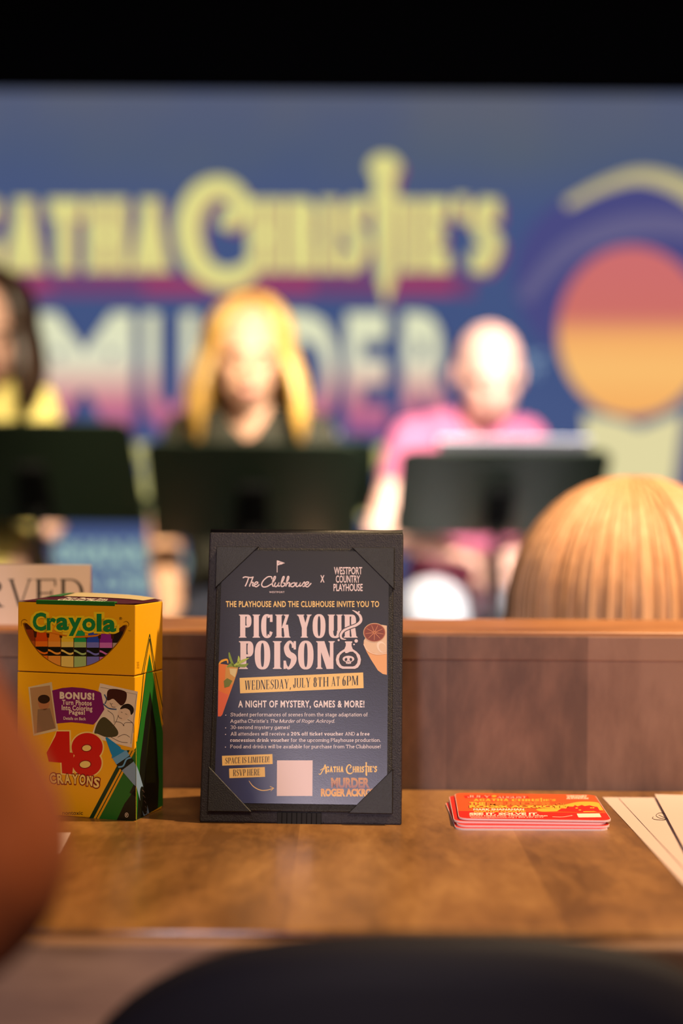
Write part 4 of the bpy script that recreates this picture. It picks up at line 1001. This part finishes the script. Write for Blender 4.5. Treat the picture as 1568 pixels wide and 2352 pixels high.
a.poly(spline([(1060, 385), (1090, 340), (1140, 330), (1180, 360), (1160, 420), (1110, 452), (1070, 430)], 5, True), SK, 6); a.poly(spline([(1082, 348), (1110, 310), (1160, 300), (1200, 330), (1204, 372), (1180, 400), (1168, 360), (1130, 340)], 5, True), H2, 7)
a.poly(spline([(880, 470), (930, 420), (985, 450), (1060, 540), (1050, 590), (960, 600), (880, 570), (850, 560)], 5, True), G_, 6)
for pts in ([(940, 215), (960, 260), (945, 300)], [(930, 300), (980, 340), (1050, 350)]): a.stroke(pts, 12, BLU, 6)
for pts in ([(1066, 400), (1050, 450), (1010, 520)], [(1150, 440), (1200, 480), (1205, 560)], [(1060, 600), (1120, 575), (1170, 600)], [(1000, 600), (1080, 640), (1150, 650)], [(1040, 460), (1090, 470), (1120, 500)], [(970, 360), (1020, 400), (1030, 470)], [(1110, 500), (1130, 470), (1190, 470)], [(990, 290), (1000, 302), (1016, 298)], [(1066, 404), (1076, 426), (1100, 432)], [(1090, 372), (1104, 380)], [(1128, 388), (1146, 398)], [(1000, 305), (1010, 326), (1040, 330)]):
    a.stroke(pts, 4, LN, 8, 4)
glue(a, 'drawing_print', carton)
a = front(r5)
for grow, m, l in ((12, K_cr, 6), (0, K_red, 8)):
    sw = 100 + 2 * grow
    a.stroke([(790, 614), (702, 650), (716, 730), (790, 770), (850, 800), (872, 870), (800, 900), (726, 890), (700, 830), (740, 772), (830, 745), (876, 670), (790, 614)], 88 + 2 * grow, m, l, 6) if False else None
    a.disc(786, 690, 140 + grow, 128 + grow, m, l, 40); a.disc(784, 832, 132 + grow, 120 + grow, m, l + .2, 40)
    a.poly([(500 - grow, 590), (512, 548 - grow), (626 + grow, 548 - grow), (630 + grow, 738 - grow), (664 + grow, 742 - grow), (662 + grow, 840 + grow), (652 + grow, 935 + grow), (560 - grow, 925 + grow), (555 - grow, 830), (440, 820), (420, 740)], m, l)
for x, y, rx, ry in ((782, 698, 40, 27), (768, 845, 48, 31)): a.disc(x, y, rx + 8, ry + 7, K_red2, 10, 28, -.1); a.disc(x, y, rx, ry, K_cr, 11, 28, -.1)
CRAY = ((610, 975, 'A', -4), (678, 978, 'Y', 0), (745, 982, 'O', 2), (810, 994, 'N', 5), (872, 1010, 'S', 8), (545, 975, 'R', -6), (478, 970, 'C', -8))
if CRAY:
    pass
glue(a, 'count_number', carton)
a = front(r5)
for x, y, ch, rot in CRAY:
    for off, m, l in ((.11, K_red2, 12), (.035, K_cr, 14)):
        vs_, fs_, w_ = sans(ch, off); h_ = 80; g = math.radians(rot); ww = 54 if ch != 'N' else 52
        e = 8 if off > .1 else 0
        o_ = []
        for vx, vy in vs_:
            X, Y = (vx / w_ - .5) * (ww + 2 * e), (.5 - vy) * h_; o_.append((x + X * math.cos(g) - Y * math.sin(g), y + X * math.sin(g) + Y * math.cos(g)))
        a.mesh2d(o_, fs_, m, l + (.3 if ch in 'AON' else 0))
glue(a, 'crayons_lettering', carton)
a = front(r5)
a.text('nontoxic', 562, 746, 1264, 1299, K_ink, 'sans', 4, .005); glue(a, 'small_print', carton)
a = front(r5); a.text('®', 1124, 1158, 1282, 1322, K_w, 'sans', 6)
glue(a, 'corner_mark', carton)
a = front(r5)                                                   # blue crayon crossing the corner
Bl, Bl2, Bl3 = I('wax_blue', (26, 146, 226), .3), I('label_blue', (110, 176, 240)), I('label_pale_blue', (134, 166, 212))
a.poly([(950, 604), (966, 600), (1086, 690), (1090, 706), (1122, 718), (1150, 722), (1006, 790), (1010, 764), (998, 740)], Bl, 12)
a.poly([(1015, 790), (1140, 715), (1168, 766), (1050, 846)], Bl2, 13); a.poly([(1050, 846), (1168, 766), (1206, 812), (1098, 900)], K_k, 13)
a.stroke([(1066, 868), (1110, 858), (1140, 800), (1182, 782)], 14, Bl2, 14); a.poly([(1098, 900), (1206, 818), (1223, 850), (1223, 1040), (1200, 1020)], Bl3, 13); a.disc(1178, 816, 10, 10, K_dg, 15)
glue(a, 'blue_crayon_print', carton)
# right side
MSd = MB @ Matrix(((0, 0, 1, BW / 2), (0, 1, 0, 0), (-1, 0, 0, 0), (0, 0, 0, 1)))
fsd = unproj(MSd, 0.0)
def side(zf): return Art(lambda x, y: fsd(*zf(x, y)), step=.00003, z=0.0)
def glue_side(a, name, parent):
    o = a.build(name, None); o.parent = parent; o.matrix_parent_inverse = Matrix.Identity(4); o.matrix_basis = MB.inverted() @ MSd; return o
EY = 1042
def clip_lid(a, lo):
    pass
a = side(r4)
for p, w_ in ((0, 5), (16, 5)):
    for sg, xe in ((-1, 1276), (1, 1400)):
        a.stroke([(1347 + sg * p * .0, 690 + p * 2.6), ((xe - 1347) * 1.0 + 1347 - sg * p * .9, 1052 if sg < 0 else 1018)], w_, K_dg, 2, 1, smooth=False)
a.poly([(1346, 870), (1318, 1036), (1374, 1020)], K_g, 1)
a.text('3 8 5', 1232, 1252, 940, 1000, K_sh, 'sans', 2)
glue_side(a, 'side_stripe_print', lid)
a = side(r5)
a.poly([(1318, 22), (1374, 12), (1466, 560), (1466, 1215), (1226, 1352), (1226, 640), (1250, 470)], K_g, 1)
a.poly([(1351, 185), (1310, 420), (1262, 800), (1232, 1345), (1420, 1240), (1430, 1000), (1404, 520)], K_k, 2); a.poly([(1351, 400), (1320, 700), (1310, 1010), (1400, 1010), (1392, 640)], I('box_brown_shade', (40, 44, 18)), 3)
for p in (0, 22):
    a.stroke([(1300 - p * 1.0 + 14, 24), (1232 - p * .2 + 10, 610)], 6, K_dg, 4, 1, smooth=False); a.stroke([(1380 + p * .8, 18), (1462, 440 - p * 5)], 6, K_dg, 4, 1, smooth=False)
a.stroke([(1308, 24), (1250, 490), (1228, 640)], 7, K_ye, 5, 1, smooth=False); a.stroke([(1386, 24), (1464, 490)], 7, K_ye, 5, 1, smooth=False)
a.poly([(1224, 850), (1248, 910), (1282, 1030), (1340, 1285), (1290, 1312), (1262, 1180), (1224, 1042)], Bl3, 6)
a.disc(1290, 1170, 30, 128, K_k, 7, 30, -.12)
for i in range(5): a.stroke([(1276 + i * 8, 1075 + i * 48), (1290 + i * 7, 1086 + i * 48), (1296 + i * 7, 1100 + i * 48)], 6, LN, 8, 3)
glue_side(a, 'side_triangle_print', carton)
# top flap
MT = MB @ Matrix(((1, 0, 0, 0), (0, 0, 1, BH), (0, -1, 0, 0), (0, 0, 0, 1)))     # x right, y to the rear, z up
b = bmesh.new(); nx, ny = 16, 6; vv = []
for j in range(ny + 1):
    for i in range(nx + 1):
        x = x0 + (x1 - x0) * i / nx; y = BD * j / ny
        z = .0006 + .0042 * (1 - (2 * i / nx - 1) ** 4) * (j / ny) ** .8 * (.35 + .65 * (1 - i / nx) ** .5)
        vv.append(b.verts.new((x, y, z)))
for j in range(ny):
    for i in range(nx): b.faces.new((vv[j * (nx + 1) + i], vv[j * (nx + 1) + i + 1], vv[(j + 1) * (nx + 1) + i + 1], vv[(j + 1) * (nx + 1) + i]))
bmesh.ops.solidify(b, geom=list(b.faces), thickness=.0005)
flap = bobj('top_flap', b, K_m, cb); flap.matrix_basis = MB.inverted() @ MT
def zt(x, y): return .0009 + .0042 * (1 - (2 * ((x - x0) / BW) - 1) ** 4) * max(y / BD, 0) ** .8 * (.35 + .65 * max(1 - (x - x0) / BW, 0) ** .5)
a = Art(lambda x, y: (x, y), step=0, z=0)
a.text('Turn Photos Into', x0 + .028, x0 + .060, .0185, .0120, K_w, 'sans', 1, .03); a.text('Coloring Pages!', x0 + .027, x0 + .062, .0105, .0040, K_w, 'sans', 1, .03)
o = a.build('flap_lettering', flap)
for v in o.data.vertices: v.co.z = zt(v.co.x, v.co.y) + .0001
a = Art(lambda x, y: (x, y), step=0, z=0)
for i in range(12):
    xa, xb = x0 + .022 + .060 * i / 12, x0 + .022 + .060 * (i + 1) / 12
    for j in range(3): a.poly([(xa, .024 + .007 * j), (xb, .024 + .007 * j), (xb, .031 + .007 * j), (xa, .031 + .007 * j)], I('flap_picture', (206, 186, 140)), 1)
    if i < 4:
        q0, q1 = x0 + .004 + .016 * i / 4, x0 + .004 + .016 * (i + 1) / 4; a.poly([(q0, .024), (q1, .024), (q1, .045), (q0, .045)], K_g, 1)
o = a.build('flap_picture', flap)
for v in o.data.vertices: v.co.z = zt(v.co.x, v.co.y) + .0001
bobj('green_tab', add_box(bmesh.new(), x0 + .014, x1 - .015, BH - .0012, BH + .0016, -.004, .0002, .0003), K_g, cb)

# ------------------------------------------------------------------ reserved sign on the ledge
M_sgn = mat('sign_paper', (214, 192, 186), 0.7)
s_y = yl - .085
sr = W(210, 1297, s_y); sl_ = W(-290, 1297, s_y)
hz = sr.z - LZ
MR = frame(((sr.x + sl_.x) / 2, s_y - .012, LZ), 0, math.radians(12)); hw = (sr.x - sl_.x) / 2
sg = empty('reserved_sign', MR); tag(sg, 'folded paper RESERVED sign standing on the ledge behind the crayon carton', 'sign')
hh = hz / math.cos(math.radians(12))
bobj('front_face', add_box(bmesh.new(), -hw, hw, 0, hh, -.0004, 0), M_sgn, sg)
o = bobj('back_face', add_box(bmesh.new(), -hw, hw, -hh, 0, -.0004, 0), M_sgn, sg); o.matrix_basis = Matrix.Translation((0, hh, -.0004)) @ Matrix.Rotation(math.radians(24), 4, 'X')
fr = unproj(MR, 0); a = Art(lambda x, y: fr(x, y), step=.0001)
M_let = mat('sign_ink', (38, 32, 30), 0.6)
for ch, xa, xb in (('R', -50, 10), ('V', 18, 74), ('E', 80, 130), ('D', 137, 192), ('E', -104, -56), ('S', -152, -110), ('E', -208, -160), ('R', -272, -214)):
    a.text(ch, xa, xb, 1330, 1394, M_let, 'sign', 1)
o = a.build('lettering', sg)

# ------------------------------------------------------------------ coasters
M_edge = mat('coaster_board', (232, 206, 208), 0.8); M_face = mat('coaster_orange', (226, 84, 30), 0.45); M_face2 = mat('coaster_red', (214, 34, 22), 0.45)
C_y = ink('coaster_yellow', (250, 178, 60)); C_w = ink('coaster_white', (250, 226, 210)); C_k = ink('coaster_brown', (96, 44, 12)); C_r = ink('coaster_deep_red', (206, 32, 22))
S = .0995; SD = .0905; TH = .0013
def rr(w, h, r, n=6):
    P = []
    for cx_, cy_, a0 in ((w / 2 - r, h / 2 - r, 0), (-w / 2 + r, h / 2 - r, 90), (-w / 2 + r, -h / 2 + r, 180), (w / 2 - r, -h / 2 + r, 270)):
        for i in range(n + 1):
            g = math.radians(a0 + 90 * i / n); P.append((cx_ + r * math.cos(g), cy_ + r * math.sin(g)))
    return P
def coaster(fl_px, fr_px, z, label, printed=False, rot=0):
    """front left and front right corners in the photo fix the turn and place"""
    l, r = on_z(*fl_px, z), on_z(*fr_px, z); d = (r - l); ang = math.atan2(d.y, d.x) + rot
    e = Vector((math.cos(ang), math.sin(ang), 0)); p = Vector((-e.y, e.x, 0)); c = (l + r) / 2 + p * SD / 2
    M = Matrix.Translation((c.x, c.y, z - TH)) @ Matrix.Rotation(ang, 4, 'Z')
    root = empty('coaster', M); tag(root, label, 'coaster', 'stack of red coasters')
    b = prism(bmesh.new(), rr(S, SD, .007), 0, TH - .0001, .0); bobj('board', b, M_edge, root)
    b = prism(bmesh.new(), rr(S - .0006, SD - .0006, .0068), TH - .0001, TH, 0); bobj('printed_face', b, M_face if printed else M_face2, root)
    return root, M
coaster((1046, 1902.5), (1400, 1904), TBL + TH, 'bottom coaster of the red stack, lying on the table', rot=0)
coaster((1050, 1895.5), (1404, 1897.5), TBL + 2 * TH + .0001, 'second coaster from the bottom of the red stack, jutting out furthest to the right', rot=.0)
coaster((1042, 1886), (1395, 1890.5), TBL + 3 * TH + .0002, 'coaster just under the topmost one, its corner jutting out to the left', rot=.0)
ct, MC = coaster((1052, 1881), (1406, 1883), TBL + 4 * TH + .0005, 'topmost red coaster of the stack, showing its printed face', True, rot=-.045)
def r7(x, y): return 1030 + x / 4.02, 1810 + y / 4.02
MCt = MC @ Matrix.Translation((0, 0, TH)); fc0 = unproj(MCt, 0)
# the print keeps its own layout: photo detail coordinates -> coaster square, kept inside the edges
def fc(x, y):
    u, v = fc0(*r7(x, y)); return max(-S / 2 + .0012, min(S / 2 - .0012, u)), max(-SD / 2 + .001, min(SD / 2 - .001, v))
def coa(): return Art(fc, step=.00003, z=0)
def gl(a, name): o = a.build(name, ct); o.matrix_basis = Matrix.Translation((0, 0, TH)); return o
Hf = S / 2 - .0004
a = Art(lambda x, y: (x, y), step=.00003)
a.poly([p for p in rr(S - .0008, SD - .0008, .0066) if p[1] < 0] and [(x_, min(y_, fc(700, 221)[1])) for x_, y_ in rr(S - .0008, SD - .0008, .0066)] , C_r, 1); gl(a, 'red_band')
a = coa()
a.poly(spline([(1090, 150), (1200, 128), (1330, 128), (1420, 150), (1460, 200), (1400, 206), (1000, 215), (860, 218), (812, 195), (960, 180)], 4, True), C_y, 2)
a.poly([(1000, 215), (1040, 190), (1085, 190), (1095, 172), (1150, 172), (1165, 158), (1190, 170), (1230, 156), (1255, 168), (1300, 160), (1345, 172), (1372, 174), (1392, 205), (1420, 218), (1240, 224)], C_r, 3)
for x, y in ((1182, 186), (1212, 204), (1316, 184), (1334, 184)): a.rect(x - 11, y - 4, x + 11, y + 4, C_y, 4)
a.poly([(1240, 216), (1340, 214), (1368, 219), (1245, 223)], C_y, 4)
gl(a, 'house_picture')
a = coa()
a.poly([(140, 70), (390, 68), (395, 92), (150, 94)], C_r, 2); a.poly([(440, 76), (730, 74), (745, 94), (450, 96)], C_r, 2)
a.text('JULY 14', 176, 382, 70, 88, C_w, 'sign', 3); a.text('AUGUST 1', 446, 716, 78, 95, C_w, 'sign', 3); a.disc(420, 76, 22, 7, C_y, 3)
gl(a, 'date_lettering')
a = coa()
a.text('WESTPORT', 1085, 1278, 68, 79, C_w, 'sans', 2, .03); a.text('COUNTRY', 1098, 1272, 80, 90, C_w, 'sans', 2, .03); a.text('PLAYHOUSE', 1090, 1292, 91, 102, C_w, 'sans', 2, .03); gl(a, 'playhouse_lettering')
a = coa()
a.text('AGATHA', 228, 556, 100, 120, C_y, 'decob', 2); a.text('CHRIS', 582, 838, 102, 122, C_y, 'decob', 2); a.text("IE'S", 872, 988, 104, 121, C_y, 'decob', 2); a.poly([(846, 94), (862, 94), (860, 128), (852, 132)], C_y, 3); gl(a, 'author_lettering')
a = coa()
for dx, dy, m, l in ((-6, 2, C_k, 2), (0, 0, C_y, 3)):
    a.text('THE', 190 + dx, 340 + dx, 132 + dy, 156 + dy, m, 'sans', l, .05); a.text('MURDER', 350 + dx, 965 + dx, 131 + dy, 160 + dy, m if l == 2 else ink('coaster_title', (240, 116, 44)), 'sans', l, .06); a.text('OF', 985 + dx, 1085 + dx, 140 + dy, 157 + dy, m if l == 2 else ink('coaster_title_of', (214, 110, 40)), 'sans', l, .04)
    a.text('ROGER ACKROYD', 190 + dx, 1110 + dx, 160 + dy, 183 + dy, m, 'sans', l, .06)
gl(a, 'title_lettering')
a = coa(); a.text('MARK SHANAHAN', 228, 696, 190, 206, C_w, 'sans', 2, .04); a.text('AGATHA CHRISTIE', 228, 710, 208, 224, C_y, 'sans', 2, .04)
a.text('SEE IT. SOLVE IT.', 190, 832, 230, 248, C_w, 'sans', 3, .05); a.text('SCAN HERE FOR TICKETS & MORE!', 192, 912, 254, 262, C_w, 'sans', 3, .03); a.text('westportplayhouse.org | 203.227.4177', 200, 878, 267, 275, C_w, 'sans', 3, .01)
a.stroke([(955, 266), (1050, 268), (1140, 254)], [2, 3, 3], C_w, 3); a.poly([(1128, 250), (1148, 254), (1130, 260)], C_w, 3); gl(a, 'invitation_lettering')
a = coa(); a.poly([(1182, 237), (1392, 235), (1410, 270), (1198, 272)], C_w, 3); gl(a, 'blank_square')

# ------------------------------------------------------------------ papers
M_pap = mat('paper_white', (202, 178, 172), 0.75); M_pline = mat('paper_line', (206, 170, 146), 0.7); M_pink_ = mat('paper_ink', (40, 34, 34), 0.6)
def paper(name_label, corner, edge_px, w, l, z, cat='paper'):
    """sheet whose left edge runs from corner towards edge_px"""
    p, q = on_z(*corner, z), on_z(*edge_px, z); d = (q - p); d.z = 0; d.normalize(); r_ = Vector((-d.y, d.x, 0))
    if r_.x < 0: r_ = -r_
    M = Matrix.Identity(4)
    for i in range(3): M[i][0], M[i][1], M[i][2], M[i][3] = r_[i], -d[i], (0, 0, 1)[i], (p.x, p.y, z)[i]
    o = bobj('paper_sheet', add_box(bmesh.new(), 0, w, -l, 0, -.00018, 0), M_pap, None, M)
    tag(o, name_label, cat, 'loose papers on the table'); return o, M
paper('lowest of the white sheets right of the coasters, its edge showing as a second line', (1383, 1831), (1568, 2030), .215, .26, TBL + .0004)
paper('white sheet with a handwritten mark, middle of the pile right of the coasters', (1420, 1832), (1568, 1992), .21, .25, TBL + .0009)
pz = TBL + .0055
o, MP = paper('topmost white sheet at the right frame edge, casting a thin shadow', (1503, 1824), (1590, 1985), .20, .25, TBL + .0030)
M2 = Matrix.Translation((0, 0, TBL + .00092)); fp = unproj(M2, 0); a = Art(fp, step=.00004, z=0)
mid = [o_ for o_ in bpy.data.objects if o_.get('label', '').startswith('white sheet with a handwritten')][0]
for pts in ([(1530, 1870), (1515, 1867), (1506, 1873), (1514, 1879), (1528, 1882), (1524, 1884)], [(1524, 1884), (1508, 1883), (1498, 1880), (1500, 1876)], [(1512, 1872), (1530, 1880), (1545, 1884)]): a.stroke(pts, 1.3, M_pink_, 1, 5)
w_ = a.build('handwriting', None, M2); w_.parent = mid; w_.matrix_parent_inverse = mid.matrix_world.inverted()
paper('small corner of white paper lying on the table beside the bare arm', (163, 1912), (128, 1990), .12, .06, TBL + .0004)
bpy.context.view_layer.update()
# the last sheet lies to the left of its visible edge
s_ = [o_ for o_ in bpy.data.objects if o_.get('label', '').startswith('small corner')][0]
for v in s_.data.vertices: v.co.x -= .12
for o_ in bpy.data.objects:
    if o_.type == 'MESH': o_.data.validate()
